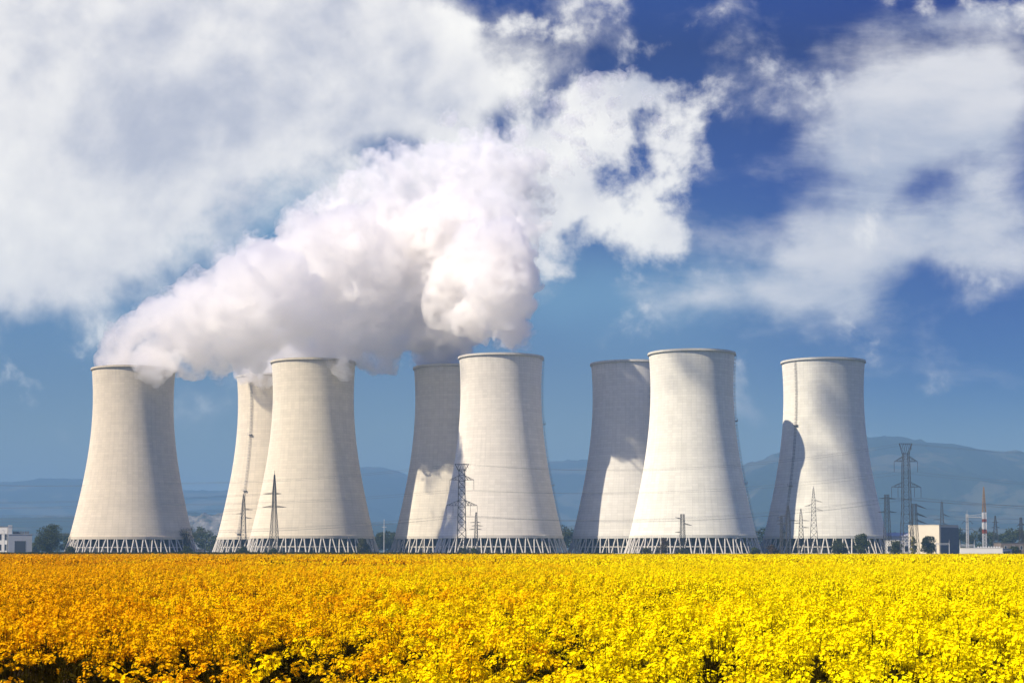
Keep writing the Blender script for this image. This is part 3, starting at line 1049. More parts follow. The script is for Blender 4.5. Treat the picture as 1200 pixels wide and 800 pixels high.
pw = tag(empty('gantry_post', (gx(1134, 942), 942, 0)), 'pale lattice post carrying bent arms next to the striped mast', 'mast')
mb = MB()
lattice(mb, [(0, 1.3 * k), (zy(602), 1.0 * k)], 0.13, 0.09)
mb.bar((0, 0, zy(602)), (0, 0, zy(597.5)), 0.12, 0.06)
mb.build('mast', M['light_steel'], pw)
for (sd, y_) in ((-1, 612), (1, 612), (-1, 621), (1, 621)):
    a = MB()
    L = 6.5 * k if y_ == 612 else 9 * k
    a.bar((0, 0, zy(y_)), (sd * L * 0.55, 0, zy(y_ - 2)), 0.14)
    a.bar((sd * L * 0.55, 0, zy(y_ - 2)), (sd * L, 0, zy(y_ + 1.5)), 0.14)
    a.build('crossarm', DS, pw)

# substation gantries
for (pa, pb, yt, yb, lab) in ((1097, 1112.5, 637, 632, 'pale steel goalpost gantry in front of the dark side of the white block'),
                              (1125, 1142, 638.5, 632, 'pale steel goalpost gantry beneath the lattice post with bent arms')):
    D = 938
    g0 = tag(empty('substation_gantry', (gx((pa + pb) / 2, D), D, 0)), lab, 'gantry', 'substation gantries')
    hw_ = (pb - pa) / 2 * D / F_PX
    for sd in (-1, 1):
        m_ = MB()
        m_.bar((sd * hw_, 0, 0), (sd * hw_, 0, at(1100, yt, D).z), 0.26, 0.2, 6)
        m_.bar((sd * hw_, 0, at(1100, yt, D).z), (sd * hw_, 0, at(1100, yb, D).z), 0.12, 0.05, 5)
        m_.build('post', M['light_steel'], g0)
    m_ = MB()
    zt = at(1100, yt, D).z
    for dz in (-0.35, 0.35):
        m_.bar((-hw_, 0, zt + dz), (hw_, 0, zt + dz), 0.14)
    for q_ in range(8):
        m_.bar((-hw_ + hw_ * q_ / 4, 0, zt - .35), (-hw_ + hw_ * (q_ + 1) / 4, 0, zt + .35), 0.08)
    m_.build('beam', M['light_steel'], g0)


# power cables between the pylons (all sag)
def cable(a, b, sag, label, r=0.055):
    a, b = Vector(a), Vector(b)
    c = MB()
    pts = []
    for i in range(25):
        f = i / 24
        p = a.lerp(b, f)
        p.z -= sag * 4 * f * (1 - f)
        pts.append(p)
    c.path(pts, r, 4)
    tag(c.build('power_cable', M['wire']), label, 'cable', 'power cables strung between pylons')


CL = {'long': 'thin dark cable between the two flat-topped pylons, crossing the pale towers',
      'west': 'thin dark cable running past the cream towers to the pylon before the pale tower',
      'spire': 'thin dark cable crossing the cream towers to the spired pylons',
      'east': 'thin dark cable leaving the tallest pylon towards the wooded hills',
      'near': 'low dark cable between the short pylon and the pylon cluster'}
e3, e10 = ends['p3'], ends['p10']
for i, (a, b) in enumerate(zip(e3, e10)):
    cable(a, b, 5.5 + 0.4 * i, CL['long'])
for i, a in enumerate(e3):
    cable(a, a + Vector((-190 + 4 * i, 24, -7 - 0.4 * i)), 2.5, CL['west'])
    cable(a + Vector((-190 + 4 * i, 24, -7 - 0.4 * i)), a + Vector((-420, 60, 1.0)), 5, CL['west'])
for i, a in enumerate(e10):
    cable(a, a + Vector((230, 40, -8 + i * 0.6)), 4, CL['east'])
for key in ('p1', 'p2'):
    for i, a in enumerate(ends[key]):
        cable(a, a + Vector((-320, -5, 1.5 * (i % 2) - 1)), 5.0, CL['spire'])
for i, a in enumerate(ends['p11'] + ends['p12'][:3]):
    cable(a, a + Vector((150, 30 + 4 * i, -3)), 2.0, 'thin dark cable leaving the dark pylons over the white block', 0.045)


# lamp posts, one telegraph pole
def lamp(px, py, D, label, side=1):
    h = at(px, py, D).z
    o = tag(empty('street_lamp', (gx(px, D), D, 0)), label, 'street lamp', 'street lamps')
    p = MB()
    p.path([(0, 0, 0), (0, 0, h * 0.9), (side * 0.25, 0, h * 0.97), (side * 1.0, 0, h)], [0.17, 0.13, 0.11, 0.08], 6)
    p.build('pole', M['light_steel'], o)
    l = MB()
    l.box((side * 1.0 - 0.5, -0.22, h - 0.14), (side * 1.0 + 0.6, 0.22, h + 0.1))
    l.build('lamp_head', M['light_steel'], o)


lamp(240.5, 634, 990, 'grey street lamp by the first two towers, the one nearer the lone tower')
lamp(247, 633, 990, 'grey street lamp at the foot of the tower with the laddered flank')
lamp(5, 621, 945, 'pale street lamp before the white building with windows', -1)
lamp(863, 630, 948, 'street lamp at the shaded foot of the largest tower')
tp = tag(empty('utility_pole', (gx(450, 970), 970, 0)), 'pale utility pole with one short crossarm in the gap between steaming towers', 'pole')
p = MB()
p.bar((0, 0, 0), (0, 0, at(450, 608, 970).z), 0.3, 0.2, 8)
p.build('pole', M['light_steel'], tp)
p = MB()
p.box((-1.3, -0.1, at(450, 617, 970).z - 0.25), (1.3, 0.1, at(450, 617, 970).z + 0.05))
p.build('crossarm', M['light_steel'], tp)

# ------------------------------------------------------------------ buildings


def building(name, loc, rz, label, group=None):
    return tag(empty(name, loc, rz), label, 'building', group)


def openings(root, lst, face_y, mat_frame, mat_glass, nm='window'):
    """lst: (x0, x1, z0, z1) on the face y = face_y (outward -y)"""
    for (x0, x1, z0, z1) in lst:
        f = MB()
        t_ = 0.12
        for lo, hi in (((x0 - t_, face_y - 0.06, z0 - t_), (x1 + t_, face_y + 0.1, z0)), ((x0 - t_, face_y - 0.06, z1), (x1 + t_, face_y + 0.1, z1 + t_)),
                       ((x0 - t_, face_y - 0.06, z0), (x0, face_y + 0.1, z1)), ((x1, face_y - 0.06, z0), (x1 + t_, face_y + 0.1, z1))):
            f.box(lo, hi)
        w = f.build(nm, mat_frame, root)
        g_ = MB()
        g_.box((x0, face_y - 0.02, z0), (x1, face_y + 0.08, z1))
        g_.build('pane' if nm == 'window' else 'door_leaf', mat_glass, w)


def walls(root, lo, hi, mat, roof_mat, parapet=0.6, name='wall'):
    b = MB()
    b.box(lo, hi)
    b.build(name, mat, root)
    r_ = MB()
    e = 0.15
    z = hi[2]
    r_.box((lo[0] - e, lo[1] - e, z + 0.003), (hi[0] + e, hi[1] + e, z + 0.3))
    ra = r_.build('roof', roof_mat, root)
    return ra


# white building with windows (far left)
D = 965
m1 = D / F_PX
b0 = building('office_block', (gx(-12, D), D, 0), R(4), 'white office block with dark windows beyond the grey hall at the picture edge')
zt = at(0, 617, D).z
walls(b0, (-10, 0, 0), (9.6, 12, zt), M['white_wall'], M['roof'])
openings(b0, [(x, x + 3.2, z, z + 3.4) for x in (-8, -2.5, 3.2) for z in (2.6, 8.4)] + [(8.1, 9.3, 2.6, 6.0), (8.1, 9.3, 8.4, 11.8)], 0, M['white_paint'], M['window'])
b1 = building('grey_hall', (gx(23.5, D - 6), D - 6, 0), R(17), 'small grey hall with a big dark door and a white stack, beside a round tree')
zt = at(20, 626, D - 6).z
ra = walls(b1, (-6.4, 0, 0), (6.4, 11, zt), M['grey_wall'], M['grey_wall'])
openings(b1, [(-3.0, 3.0, 0.1, at(20, 633.5, D - 6).z)], 0, M['grey_wall'], M['door'], 'door')
v_ = MB()
for q_ in range(7):
    v_.box((-4 + q_ * 1.3, 3, zt + 0.31), (-3.1 + q_ * 1.3, 5, zt + 1.9))
v_.build('roof_vent', M['roof'], ra)
v_ = MB()
v_.box((-6.5, 0.4, 0), (-4.6, 2.6, at(20, 615.5, D - 6).z))
v_.box((-6.65, 0.25, at(20, 616.5, D - 6).z), (-4.45, 2.75, at(20, 615, D - 6).z))
v_.build('stack', M['white_paint'], b1)

# white block on the right, corner towards the camera
D = 975
cx = gx(1101, D)
b2 = building('white_block', (cx, D, 0), R(45) - R(14), 'tall white block with one sunlit face and one dark side behind the pylons')
zt = at(1101, 615, D).z
walls(b2, (-19.5, 0, 0), (0, 23, zt), M['cream_wall'], M['cream_wall'])
b2.rotation_euler = (0, 0, R(-42))
b2.location = (cx, D, 0)
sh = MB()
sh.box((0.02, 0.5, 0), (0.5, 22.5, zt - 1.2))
sh.build('side_shade', M['roof'], b2)  # dark sheet: shade of the unlit face put into its colour
# low white annexes
D = 962
b3 = building('white_annexe', (gx(1053, D), D, 0), R(-20), 'low white annexe with a flat grey roof between the last tower and white block')
zt = at(1050, 633, D).z
walls(b3, (-7.5, 0, 0), (7.5, 8, zt), M['white_wall'], M['light_steel'])
openings(b3, [(-6, -4.2, 2, 5), (-1, 0.8, 2, 5), (3.5, 5.3, 2, 5)], 0, M['white_paint'], M['window'])
D = 1020
b4 = building('grey_shed', (gx(1052, D), D, 0), R(-8), 'long grey roofed shed showing above the white annexe')
zt = at(1050, 628, D).z
b_ = MB()
b_.box((-8, 0, 0), (8, 14, zt))
b_.build('wall', M['grey_wall'], b4)
b_ = MB()
b_.add([(-8.4, -0.4, zt + .01), (8.4, -0.4, zt + .01), (8.4, 14.4, zt + .01), (-8.4, 14.4, zt + .01), (-8.4, 7, zt + 2.2), (8.4, 7, zt + 2.2)],
       [(0, 1, 5, 4), (3, 4, 5, 2), (0, 4, 3), (1, 2, 5), (0, 3, 2, 1)])
b_.build('roof', M['light_steel'], b4)
D = 930
b5 = building('pale_shed', (gx(1150.5, D), D, 0), R(-10), 'long pale shed half sunk in yellow flowers at the foot of the striped mast')
zt = at(1150, 642, D).z
ra = walls(b5, (-11, 0, 0), (11, 7, zt), M['white_wall'], M['white_wall'])
v_ = MB()
for q_ in range(9):
    v_.box((-2 + q_ * 1.4, 2, zt + .31), (-1.2 + q_ * 1.4, 3, zt + 1.0))
v_.build('roof_vent', M['light_steel'], ra)
D = 950
b6 = building('grey_garage', (gx(1180, D), D, 0), R(10), 'small grey garage next to the long pale shed')
walls(b6, (-3, 0, 0), (3, 6, at(1180, 643, D).z), M['grey_wall'], M['roof'])
openings(b6, [(-2, 2, 0.1, 2.2)], 0, M['grey_wall'], M['door'], 'door')
D = 1040
b7 = building('brown_shed', (gx(1192, D), D, 0), R(6), 'low brown shed before the far trees at the picture edge')
M['brown_wall'] = plain('brown_cladding', (0.16, 0.13, 0.11), 0.8, 0.15, 0.3)
walls(b7, (-10, 0, 0), (16, 12, at(1190, 636, D).z), M['brown_wall'], M['roof'])
openings(b7, [(x, x + 1.5, 3.2, 5.4) for x in (-8, -3, 2, 7, 12)], 0, M['white_paint'], M['window'])
D = 1010
b8 = building('low_hut', (gx(231, D), D, 0), R(-10), 'tiny pale hut between the lone tower and the bare tree')
walls(b8, (-2.6, 0, 0), (2.6, 4, 3.1), M['cream_wall'], M['white_wall'])


# ------------------------------------------------------------------ trees
def leaf_cloud(n, centers, radii, size, r_):
    """leaf sprays (small bent quads) through the volume of several clumps"""
    k = r_.integers(0, len(centers), n)
    d = r_.normal(size=(n, 3))
    d /= np.linalg.norm(d, axis=1)[:, None]
    rad = r_.uniform(0.15, 1.0, n) ** 0.45
    P = np.array(centers)[k] + d * rad[:, None] * np.array(radii)[k]
    nrm = d + r_.normal(size=(n, 3)) * 0.8
    nrm /= np.linalg.norm(nrm, axis=1)[:, None]
    t1 = np.cross(nrm, r_.normal(size=(n, 3)))
    t1 /= np.linalg.norm(t1, axis=1)[:, None]
    t2 = np.cross(nrm, t1)
    s = size * r_.uniform(0.5, 1.3, n)[:, None]
    V = np.stack([P - t1 * s, P - t2 * s * 0.5, P + t1 * s, P + t2 * s * 0.5], 1).reshape(-1, 3)
    Fq = np.arange(4 * n).reshape(n, 4)
    return V, Fq


def tree(px, D, top_py, half_px, label, style='round', name='tree', seed=1, cat='tree', group='trees and bushes along the foot of the towers', mat=None, leaves=None):
    r_ = np.random.default_rng(seed)
    h = at(px, top_py, D).z
    w = half_px * D / F_PX
    root = tag(empty(name, (gx(px, D), D, 0)), label, cat, group)
    bush = name != 'tree'
    base = 0.0 if bush else h * 0.06
    n_c = 12 if bush else 24
    cs, rs = [], []
    for i in range(n_c):
        f = i / (n_c - 1)
        z = base + (h - base) * (0.12 + 0.76 * (i + r_.random()) / n_c)
        q = (z - base) / (h - base)
        prof = {'round': math.sqrt(max(0.05, 1 - (2 * q - 0.9) ** 2)), 'broad': 1.05 - 0.55 * q, 'bare': 0.45 + 0.6 * q}[style]
        a_ = r_.uniform(0, 2 * PI)
        d_ = w * prof * r_.uniform(0.15, 0.72)
        cs.append((d_ * math.cos(a_), d_ * math.sin(a_), z))
        c_ = w * r_.uniform(0.30, 0.48)
        rs.append((c_, c_, c_ * 0.8))
    tr_ = MB()
    if not bush:
        tr_.path([(0, 0, 0), (0.1, 0, h * 0.25), (-0.1, 0.1, h * 0.5), (0.1, 0, h * 0.8)], [w * 0.10, w * 0.075, w * 0.05, w * 0.015], 7)
    for c_ in cs:
        st_ = (0, 0, base + (c_[2] - base) * 0.35 if not bush else 0.05)
        mid_ = (c_[0] * 0.45, c_[1] * 0.45, st_[2] + (c_[2] - st_[2]) * 0.62)
        tr_.path([st_, mid_, c_], [w * 0.035, w * 0.022, w * 0.008], 5)
    if style == 'bare':
        for i in range(240):
            c_ = cs[r_.integers(0, len(cs))]
            d_ = r_.normal(size=3) * np.array([1, 1, 0.8])
            d_ /= np.linalg.norm(d_)
            e_ = np.array(c_) + d_ * w * 0.5
            tr_.bar(c_, e_, 0.05, 0.02, 3)
    tr_.build('branches' if bush else 'trunk', M['bark'], root)
    n = leaves or (900 if style == 'bare' else 2600)
    V, Fq = leaf_cloud(n, cs, rs, 0.30 if style == 'bare' else 0.42, r_)
    V[:, 2] = np.maximum(V[:, 2], 0.05)
    link('foliage' if bush else 'crown', np_mesh('foliage', V, Fq, [mat or M['leaf']]), root)


tree(57, 955, 613, 18, 'big round dark tree between the grey hall and the lone tower', 'round', seed=2, leaves=5200)
tree(84, 950, 640.5, 8.5, 'round dark bush at the foot of the lone cream tower', 'round', 'bush', 3, 'bush')
tree(218, 962, 615.5, 13, 'loose open tree by the shaded foot of the lone tower', 'bare', seed=4, mat=M['leaf_olive'], leaves=1500)
tree(219, 948, 640, 8, 'dark bush beneath the loose open tree', 'round', 'bush', 5, 'bush')
tree(285, 950, 641, 9, 'dark flat bush at the foot of the slim spired pylon', 'broad', 'bush', 6, 'bush')
tree(320, 950, 643, 7, 'low dark bush at the foot of the tall spired pylon', 'broad', 'bush', 7, 'bush')
tree(427, 990, 630, 11, 'brownish bush before the columns of the cream steaming tower', 'round', 'bush', 8, 'bush', mat=M['leaf_olive'])
tree(544, 950, 641.5, 5, 'small dark bush at the foot of the flat-topped pylon', 'round', 'bush', 9, 'bush')
tree(556, 952, 642.5, 7, 'dark bush at the foot of the short slender pylon', 'broad', 'bush', 10, 'bush')
tree(778, 945, 629, 11, 'reddish brown open shrub before the largest tower', 'bare', 'shrub', 11, 'shrub', mat=M['leaf_brown'], leaves=1600)
tree(757, 944, 643, 8, 'low olive bush beside the reddish shrub', 'broad', 'bush', 12, 'bush', mat=M['leaf_olive'])
tree(802, 942, 643.5, 9, 'low dark bush at the foot of the short barbed pylon', 'broad', 'bush', 13, 'bush')
tree(884, 944, 642, 7, 'small dark bush at the shaded foot of the largest tower', 'round', 'bush', 14, 'bush')
tree(905, 948, 639, 9, 'brown bush at the foot of the pylon cluster', 'broad', 'bush', 15, 'bush', mat=M['leaf_brown'])
tree(1009, 950, 624, 11, 'compact round dark tree before the last tower', 'round', seed=16, leaves=3800)
tree(983, 962, 632, 14, 'wide dark thicket before the columns of the last tower', 'broad', 'bush', 17, 'bush')
tree(1050, 946, 633, 9, 'small dark tree in front of the white annexe', 'round', seed=18)
tree(1088, 944, 627, 11, 'dark tree hiding the foot of the white block', 'round', seed=19, leaves=3600)
tree(1071, 940, 626, 5.5, 'yellow flowering shrub between the annexe and the white block', 'round', 'shrub', 20, 'shrub', mat=M['leaf_yellow'], leaves=1500)
tree(1189, 985, 640, 8, 'dark tree beside the brown shed', 'round', seed=22)


# far wood behind the towers: one mass
def wood():
    r_ = np.random.default_rng(77)
    cs, rs = [], []
    px = -300.0
    while px < 1500:
        D = r_.uniform(1280, 1480)
        top = float(np.interp(px, [-300, 60, 150, 230, 300, 470, 480, 560, 660, 760, 890, 960, 1040, 1100, 1200, 1500],
                              [630, 622, 614, 610, 622, 618, 622, 630, 612, 626, 613, 626, 622, 616, 618, 622])) + r_.uniform(-2, 9)
        h = max(4.0, at(px, top, D).z)
        w = h * r_.uniform(0.32, 0.5)
        X = gx(px, D)
        for i in range(6):
            z = h * r_.uniform(0.2, 0.85)
            cs.append((X + r_.normal() * w * 0.4, D + r_.normal() * w * 0.4, z))
            c_ = w * r_.uniform(0.35, 0.55)
            rs.append((c_, c_, min(c_, z)))
        px += w * 0.75 / D * F_PX
    V, Fq = leaf_cloud(len(cs) * 150, cs, rs, 0.9, r_)
    V[:, 2] = np.maximum(V[:, 2], 0.05)
    return tag(link('woods', np_mesh('woods', V, Fq, [M['leaf']])), 'dark belt of distant woodland behind the towers and sheds', 'woodland', None, 'stuff')


wood()


# ------------------------------------------------------------------ rapeseed field
def petal_fn(t, out):
    oi = t.n('ShaderNodeObjectInfo')
    g_ = t.n('ShaderNodeNewGeometry')
    x, y, z = t.sep(oi.outputs['Location'])
    # orange shade over the left of the field, put into the petal colour in drifts
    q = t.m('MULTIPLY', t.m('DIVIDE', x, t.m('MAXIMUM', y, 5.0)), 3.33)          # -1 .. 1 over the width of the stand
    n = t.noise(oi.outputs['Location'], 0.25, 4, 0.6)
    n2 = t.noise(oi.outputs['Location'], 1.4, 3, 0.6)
    gold_shade = t.smooth(t.m('ADD', t.m('MULTIPLY', q, -0.42), t.m('ADD', t.m('MULTIPLY', n, 1.1), t.m('MULTIPLY', n2, 0.85))), 0.72, 1.36)
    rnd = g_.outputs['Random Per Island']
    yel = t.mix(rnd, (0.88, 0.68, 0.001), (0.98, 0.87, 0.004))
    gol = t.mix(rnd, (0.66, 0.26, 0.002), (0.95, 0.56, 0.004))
    col = t.mix(gold_shade, yel, gol)
    d = t.n('ShaderNodeBsdfDiffuse')
    t.put(d.inputs[0], col)
    tr = t.n('ShaderNodeBsdfTranslucent')
    t.put(tr.inputs[0], col)
    mx = t.n('ShaderNodeMixShader')
    mx.inputs[0].default_value = 0.27
    t.put(mx.inputs[1], d.outputs[0])
    t.put(mx.inputs[2], tr.outputs[0])
    t.put(out.inputs[0], mx.outputs[0])


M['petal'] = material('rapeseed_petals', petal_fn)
M['stem'] = leaf_mat('rapeseed_stems', (0.034, 0.028, 0.004), (0.085, 0.064, 0.008))


class Acc:
    def __init__(self):
        self.V, self.F, self.m, self.n = [], [], [], 0

    def quads(self, Q, mi):
        """Q: (n, 4, 3)"""
        n = len(Q)
        self.V.append(Q.reshape(-1, 3))
        self.F.append(np.arange(4 * n).reshape(n, 4) + self.n)
        self.m.append(np.full(n, mi))
        self.n += 4 * n

    def mesh(self, name):
        return np_mesh(name, np.concatenate(self.V), np.concatenate(self.F), [M['petal'], M['stem']], np.concatenate(self.m))


def frame(nrm, r_):
    t1 = np.cross(nrm, r_.normal(size=nrm.shape))
    t1 /= np.linalg.norm(t1, axis=1)[:, None]
    return t1, np.cross(nrm, t1)


def raceme(acc, top, axis, r_, n, psize, petals):
    """a domed flower head of n florets below `top`"""
    axis = axis / np.linalg.norm(axis)
    e1 = np.cross(axis, [0.3, 0.9, 0.1])
    e1 /= np.linalg.norm(e1)
    e2 = np.cross(axis, e1)
    L = r_.uniform(0.055, 0.11)
    f = r_.random(n) ** 0.8
    w = r_.uniform(0, 2 * PI, n)
    rad = (0.014 + 0.037 * np.sin(np.clip(f * 1.15 + 0.12, 0, 1) * PI * 0.75)) * r_.uniform(0.75, 1.2, n)
    out = np.cos(w)[:, None] * e1 + np.sin(w)[:, None] * e2
    P = top - axis * (f * L)[:, None] + out * rad[:, None]
    nrm = out * (0.4 + 0.5 * f)[:, None] + axis * (1.0 - 0.5 * f)[:, None] + r_.normal(size=(n, 3)) * 0.25
    nrm /= np.linalg.norm(nrm, axis=1)[:, None]
    t1, t2 = frame(nrm, r_)
    s = psize * r_.uniform(0.8, 1.2, n)[:, None]
    if petals == 4:
        for k in range(4):
            a = k * PI / 2
            u = t1 * math.cos(a) + t2 * math.sin(a)
            v = -t1 * math.sin(a) + t2 * math.cos(a)
            tip = P + u * s + nrm * s * 0.28
            Q = np.stack([P, P + u * s * 0.62 - v * s * 0.46 + nrm * s * 0.2, tip, P + u * s * 0.62 + v * s * 0.46 + nrm * s * 0.2], 1)
            acc.quads(Q, 0)
    else:
        Q = np.stack([P - t1 * s, P - t2 * s * 0.8 + nrm * s * .2, P + t1 * s, P + t2 * s * 0.8 + nrm * s * .2], 1)
        acc.quads(Q, 0)


def strip(acc, a, b, w):
    """two crossed strips as a stem"""
    a, b = np.asarray(a, float), np.asarray(b, float)
    for d in ((w, 0, 0), (0, w, 0)):
        d = np.array(d)
        acc.quads(np.stack([a - d, a + d, b + d * 0.6, b - d * 0.6])[None], 1)


def plant(name, seed, n_rac, n_flo, psize, petals, spread, stems=True, h0=1.25):
    r_ = np.random.default_rng(seed)
    acc = Acc()
    for i in range(n_rac):
        a = r_.uniform(0, 2 * PI)
        d = spread * math.sqrt(r_.random()) if i else 0.0
        top = np.array([d * math.cos(a), d * math.sin(a), h0 - 0.26 * (d / spread) ** 1.3 * r_.uniform(0.4, 1.0) - r_.uniform(0, 0.12)])
        ax = np.array([math.cos(a) * d * 1.2, math.sin(a) * d * 1.2, 1.0]) + r_.normal(size=3) * 0.12
        raceme(acc, top, ax, r_, n_flo, psize, petals)
        if stems:
            fork = np.array([top[0] * 0.25, top[1] * 0.25, h0 * 0.45])
            strip(acc, fork, top - np.array([0, 0, 0.03]), 0.004)
            for q_ in range(2):      # seed pods and bracts below the flowers
                c = fork + (top - fork) * r_.uniform(0.45, 0.85)
                dd = r_.normal(size=3) * 0.04
                strip(acc, c, c + dd + np.array([0, 0, 0.03]), 0.003)
    if stems:
        strip(acc, (0, 0, 0), (0, 0, h0 * 0.5), 0.007)
        n = 9
        P = np.stack([r_.normal(size=n) * 0.06, r_.normal(size=n) * 0.06, r_.uniform(0.25, 0.95, n)], 1)
        nrm = np.stack([r_.normal(size=n), r_.normal(size=n), np.full(n, 1.2)], 1)
        nrm /= np.linalg.norm(nrm, axis=1)[:, None]
        t1, t2 = frame(nrm, r_)
        s = r_.uniform(0.05, 0.11, n)[:, None]
        acc.quads(np.stack([P, P + t1 * s - t2 * s * 0.35, P + t1 * s * 2 - nrm * s * 0.4, P + t1 * s + t2 * s * 0.35], 1), 1)
    return acc.mesh(name)


def patch(name, seed, size, n):
    """a square of far crop, coarser heads"""
    r_ = np.random.default_rng(seed)
    acc = Acc()
    gg = int(math.sqrt(n))
    n = gg * gg
    ii, jj = np.meshgrid(np.arange(gg), np.arange(gg))
    xy = (np.stack([ii.ravel(), jj.ravel()], 1) + r_.uniform(0, 1, (n, 2))) * size / gg - size / 2
    z = 1.20 + r_.normal(size=n) * 0.08 + 0.04 * np.sin(xy[:, 0] * 1.7 + seed) + 0.04 * np.sin(xy[:, 1] * 2.3)
    for dz, sc, mi in ((0.0, 0.055, 0), (-0.05, 0.06, 0), (-0.12, 0.05, 0)):
        P = np.stack([xy[:, 0], xy[:, 1], z + dz], 1) + r_.normal(size=(n, 3)) * 0.03
        for q_ in range(2):
            nrm = np.stack([r_.normal(size=n) * 0.8, r_.normal(size=n) * 0.8, np.full(n, 0.6)], 1)
            nrm /= np.linalg.norm(nrm, axis=1)[:, None]
            t1, t2 = frame(nrm, r_)
            s = sc * r_.uniform(0.6, 1.2, n)[:, None]
            acc.quads(np.stack([P - t1 * s, P - t2 * s, P + t1 * s, P + t2 * s], 1), mi)
    P = np.stack([xy[:, 0], xy[:, 1], z - 0.3], 1)
    d = np.tile(np.array([[0.03, 0, 0]]), (n, 1))
    up = np.tile(np.array([[0, 0, 0.25]]), (n, 1))
    acc.quads(np.stack([P - d, P + d, P + d + up, P - d + up], 1), 1)
    return acc.mesh(name)


variants = [('rapeseed_plant', plant('rapeseed_plant', 100 + i, 8, 32, 0.0152, 4, 0.20)) for i in range(6)]
variants += [('rapeseed_plant', plant('rapeseed_plant', 200 + i, 9, 20, 0.018, 1, 0.21)) for i in range(4)]
variants += [('rapeseed_patch', patch('rapeseed_patch', 300 + i, 5.2, 420)) for i in range(3)]
src = [bpy.data.objects.new(n, me) for n, me in variants]      # sources of the instances, not part of the scene themselves


def scatter(y0, y1, dens, margin, r_):
    n = int(0)
    area = 0.3 * 2 * margin * (y1 ** 2 - y0 ** 2) / 2 + 6 * (y1 - y0)
    n = int(area * dens)
    u = r_.random(n * 2)
    Y = np.sqrt(y0 ** 2 + u * (y1 ** 2 - y0 ** 2))
    X = r_.uniform(-1, 1, n * 2) * (0.3 * margin * Y + 3)
    return X[:n], Y[:n]


rf = np.random.default_rng(9)
PX, VR, RT, SL = [], [], [], []
# near and middle stand
for (y0, y1, dens, margin, vlo, vhi) in ((4.8, 30, 8.5, 1.25, 0, 6), (30, 100, 8, 1.12, 6, 10)):
    X, Y = scatter(y0, y1, dens, margin, rf)
    tall = 1 + 0.07 * vnoise(X * 0.45 + 50, 61) * vnoise(Y * 0.35, 62) + 0.05 * vnoise(X * 0.9 + Y * 0.4 + 90, 63)
    hgt = tall * rf.uniform(0.80, 1.12, len(X))
    keep = np.ones(len(X), bool)
    # thin and lodged spots in the stand
    for (gpx, gy, rx, ry, p) in ((75, 12.8, 0.46, 4.2, 1.0), (150, 13.6, 0.40, 3.8, 1.0), (8, 13.4, 0.34, 3.4, 1.0), (336, 16.2, 0.36, 3.8, 1.0), (388, 15.8, 0.30, 3.6, 1.0), (112, 11.6, 0.3, 2.4, 1.0),
                                 (225, 14.0, 0.22, 2.4, 0.8), (300, 14.5, 0.2, 2.0, 0.7), (420, 17.5, 0.5, 2.6, 0.75), (830, 13, 0.24, 2.8, 0.95), (1150, 11, 0.28, 2.2, 0.95), (970, 13, 0.30, 2.6, 0.95),
                                 (490, 15, 0.26, 3.0, 0.9), (680, 16.5, 0.28, 2.8, 0.9), (1060, 12, 0.22, 2.0, 0.95), (620, 11.5, 0.2, 1.8, 0.95), (770, 11, 0.2, 1.6, 0.9), (560, 13.5, 0.2, 2.0, 0.9)):
        q_ = ((X - gx(gpx, gy) * Y / gy) / rx) ** 2 + ((Y - gy) / ry) ** 2
        inside = q_ < rf.uniform(0.55, 1.2, len(X))
        keep &= ~(inside & (rf.random(len(X)) < p))
        hgt = np.where(inside & (p > 0.7), hgt * 0.72, hgt)
    drift = vnoise(X * 0.8 + 7.3 + Y * 0.1, 71) + vnoise(Y * 0.45 + X * 0.25, 72)
    keep &= ~((drift < -0.75) & (rf.random(len(X)) < 0.65))
    X, Y, hgt = X[keep], Y[keep], hgt[keep]
    PX.append(np.stack([X, Y, np.zeros(len(X))], 1))
    VR.append(rf.integers(vlo, vhi, len(X)))
    RT.append(np.stack([rf.normal(size=len(X)) * 0.10, rf.normal(size=len(X)) * 0.10, rf.uniform(0, 2 * PI, len(X))], 1))
    s_ = rf.uniform(0.9, 1.12, len(X))
    SL.append(np.stack([s_, s_, hgt], 1))
# far stand: patches on a jittered grid
yy = 98.0
while yy < 349:
    wd = 0.3 * 1.08 * yy + 8
    xs_ = np.arange(-wd, wd, 4.6)
    n = len(xs_)
    PX.append(np.stack([xs_ + rf.uniform(-0.4, 0.4, n), yy + rf.uniform(-0.4, 0.4, n), rf.uniform(-0.06, 0.06, n)], 1))
    VR.append(rf.integers(10, 13, n))
    RT.append(np.stack([np.zeros(n), np.zeros(n), rf.integers(0, 4, n) * PI / 2], 1))
    SL.append(np.stack([np.ones(n), np.ones(n), rf.uniform(0.94, 1.05, n)], 1))
    yy += 4.6
PX, VR, RT, SL = (np.concatenate(a) for a in (PX, VR, RT, SL))
fm = bpy.data.meshes.new('rapeseed_field')
fm.vertices.add(len(PX))
fm.vertices.foreach_set('co', PX.astype(np.float32).ravel())
for nm, tp_, arr, key in (('variant', 'INT', VR.astype(np.int32), 'value'), ('turn', 'FLOAT_VECTOR', RT.astype(np.float32).ravel(), 'vector'), ('size', 'FLOAT_VECTOR', SL.astype(np.float32).ravel(), 'vector')):
    at_ = fm.attributes.new(nm, tp_, 'POINT')
    at_.data.foreach_set(key, arr)
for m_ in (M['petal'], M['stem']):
    fm.materials.append(m_)
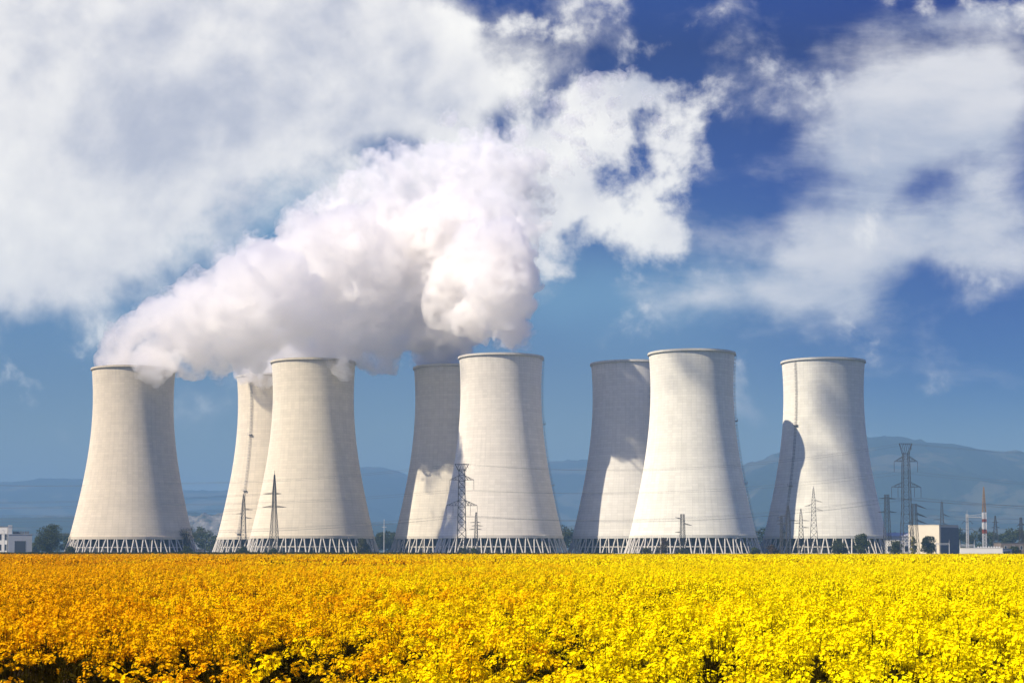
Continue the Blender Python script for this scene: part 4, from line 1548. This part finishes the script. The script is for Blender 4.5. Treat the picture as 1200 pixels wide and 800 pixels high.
field = tag(link('rapeseed_field', fm), 'field of yellow flowering rapeseed, golden in places, filling the lower picture', 'rapeseed crop', None, 'stuff')
ng = bpy.data.node_groups.new('scatter_plants', 'GeometryNodeTree')
ng.interface.new_socket('Geometry', in_out='INPUT', socket_type='NodeSocketGeometry')
ng.interface.new_socket('Geometry', in_out='OUTPUT', socket_type='NodeSocketGeometry')
N, LK = ng.nodes, ng.links
gi, go = N.new('NodeGroupInput'), N.new('NodeGroupOutput')
jn = N.new('GeometryNodeJoinGeometry')


def named(nm, typ):
    nd = N.new('GeometryNodeInputNamedAttribute')
    nd.data_type = typ
    nd.inputs['Name'].default_value = nm
    return nd.outputs[0]


a_var, a_rot, a_scl = named('variant', 'INT'), named('turn', 'FLOAT_VECTOR'), named('size', 'FLOAT_VECTOR')
for i, o in enumerate(src):
    cmp_ = N.new('FunctionNodeCompare')
    cmp_.data_type, cmp_.operation = 'INT', 'EQUAL'
    LK.new(a_var, cmp_.inputs[2])
    cmp_.inputs[3].default_value = i
    oi = N.new('GeometryNodeObjectInfo')
    oi.inputs['Object'].default_value = o
    oi.inputs['As Instance'].default_value = True
    ip = N.new('GeometryNodeInstanceOnPoints')
    LK.new(gi.outputs[0], ip.inputs['Points'])
    LK.new(cmp_.outputs[0], ip.inputs['Selection'])
    LK.new(oi.outputs['Geometry'], ip.inputs['Instance'])
    LK.new(a_rot, ip.inputs['Rotation'])
    LK.new(a_scl, ip.inputs['Scale'])
    LK.new(ip.outputs[0], jn.inputs[0])
LK.new(jn.outputs[0], go.inputs[0])
md = field.modifiers.new('scatter', 'NODES')
md.node_group = ng

# ------------------------------------------------------------------ haze
def haze_fn(t, out):
    v = t.n('ShaderNodeVolumePrincipled')
    v.inputs['Color'].default_value = (0.21, 0.388, 0.60, 1)
    v.inputs['Density'].default_value = 1.7e-4
    t.put(out.inputs['Volume'], v.outputs[0])


hz = MB()
hz.box((-9200, -700, -2.5), (9200, 13700, 480))
tag(hz.build('haze', material('haze_air', haze_fn)), 'pale blue air haze over the plain', 'haze', None, 'stuff')
print('instances', len(PX))
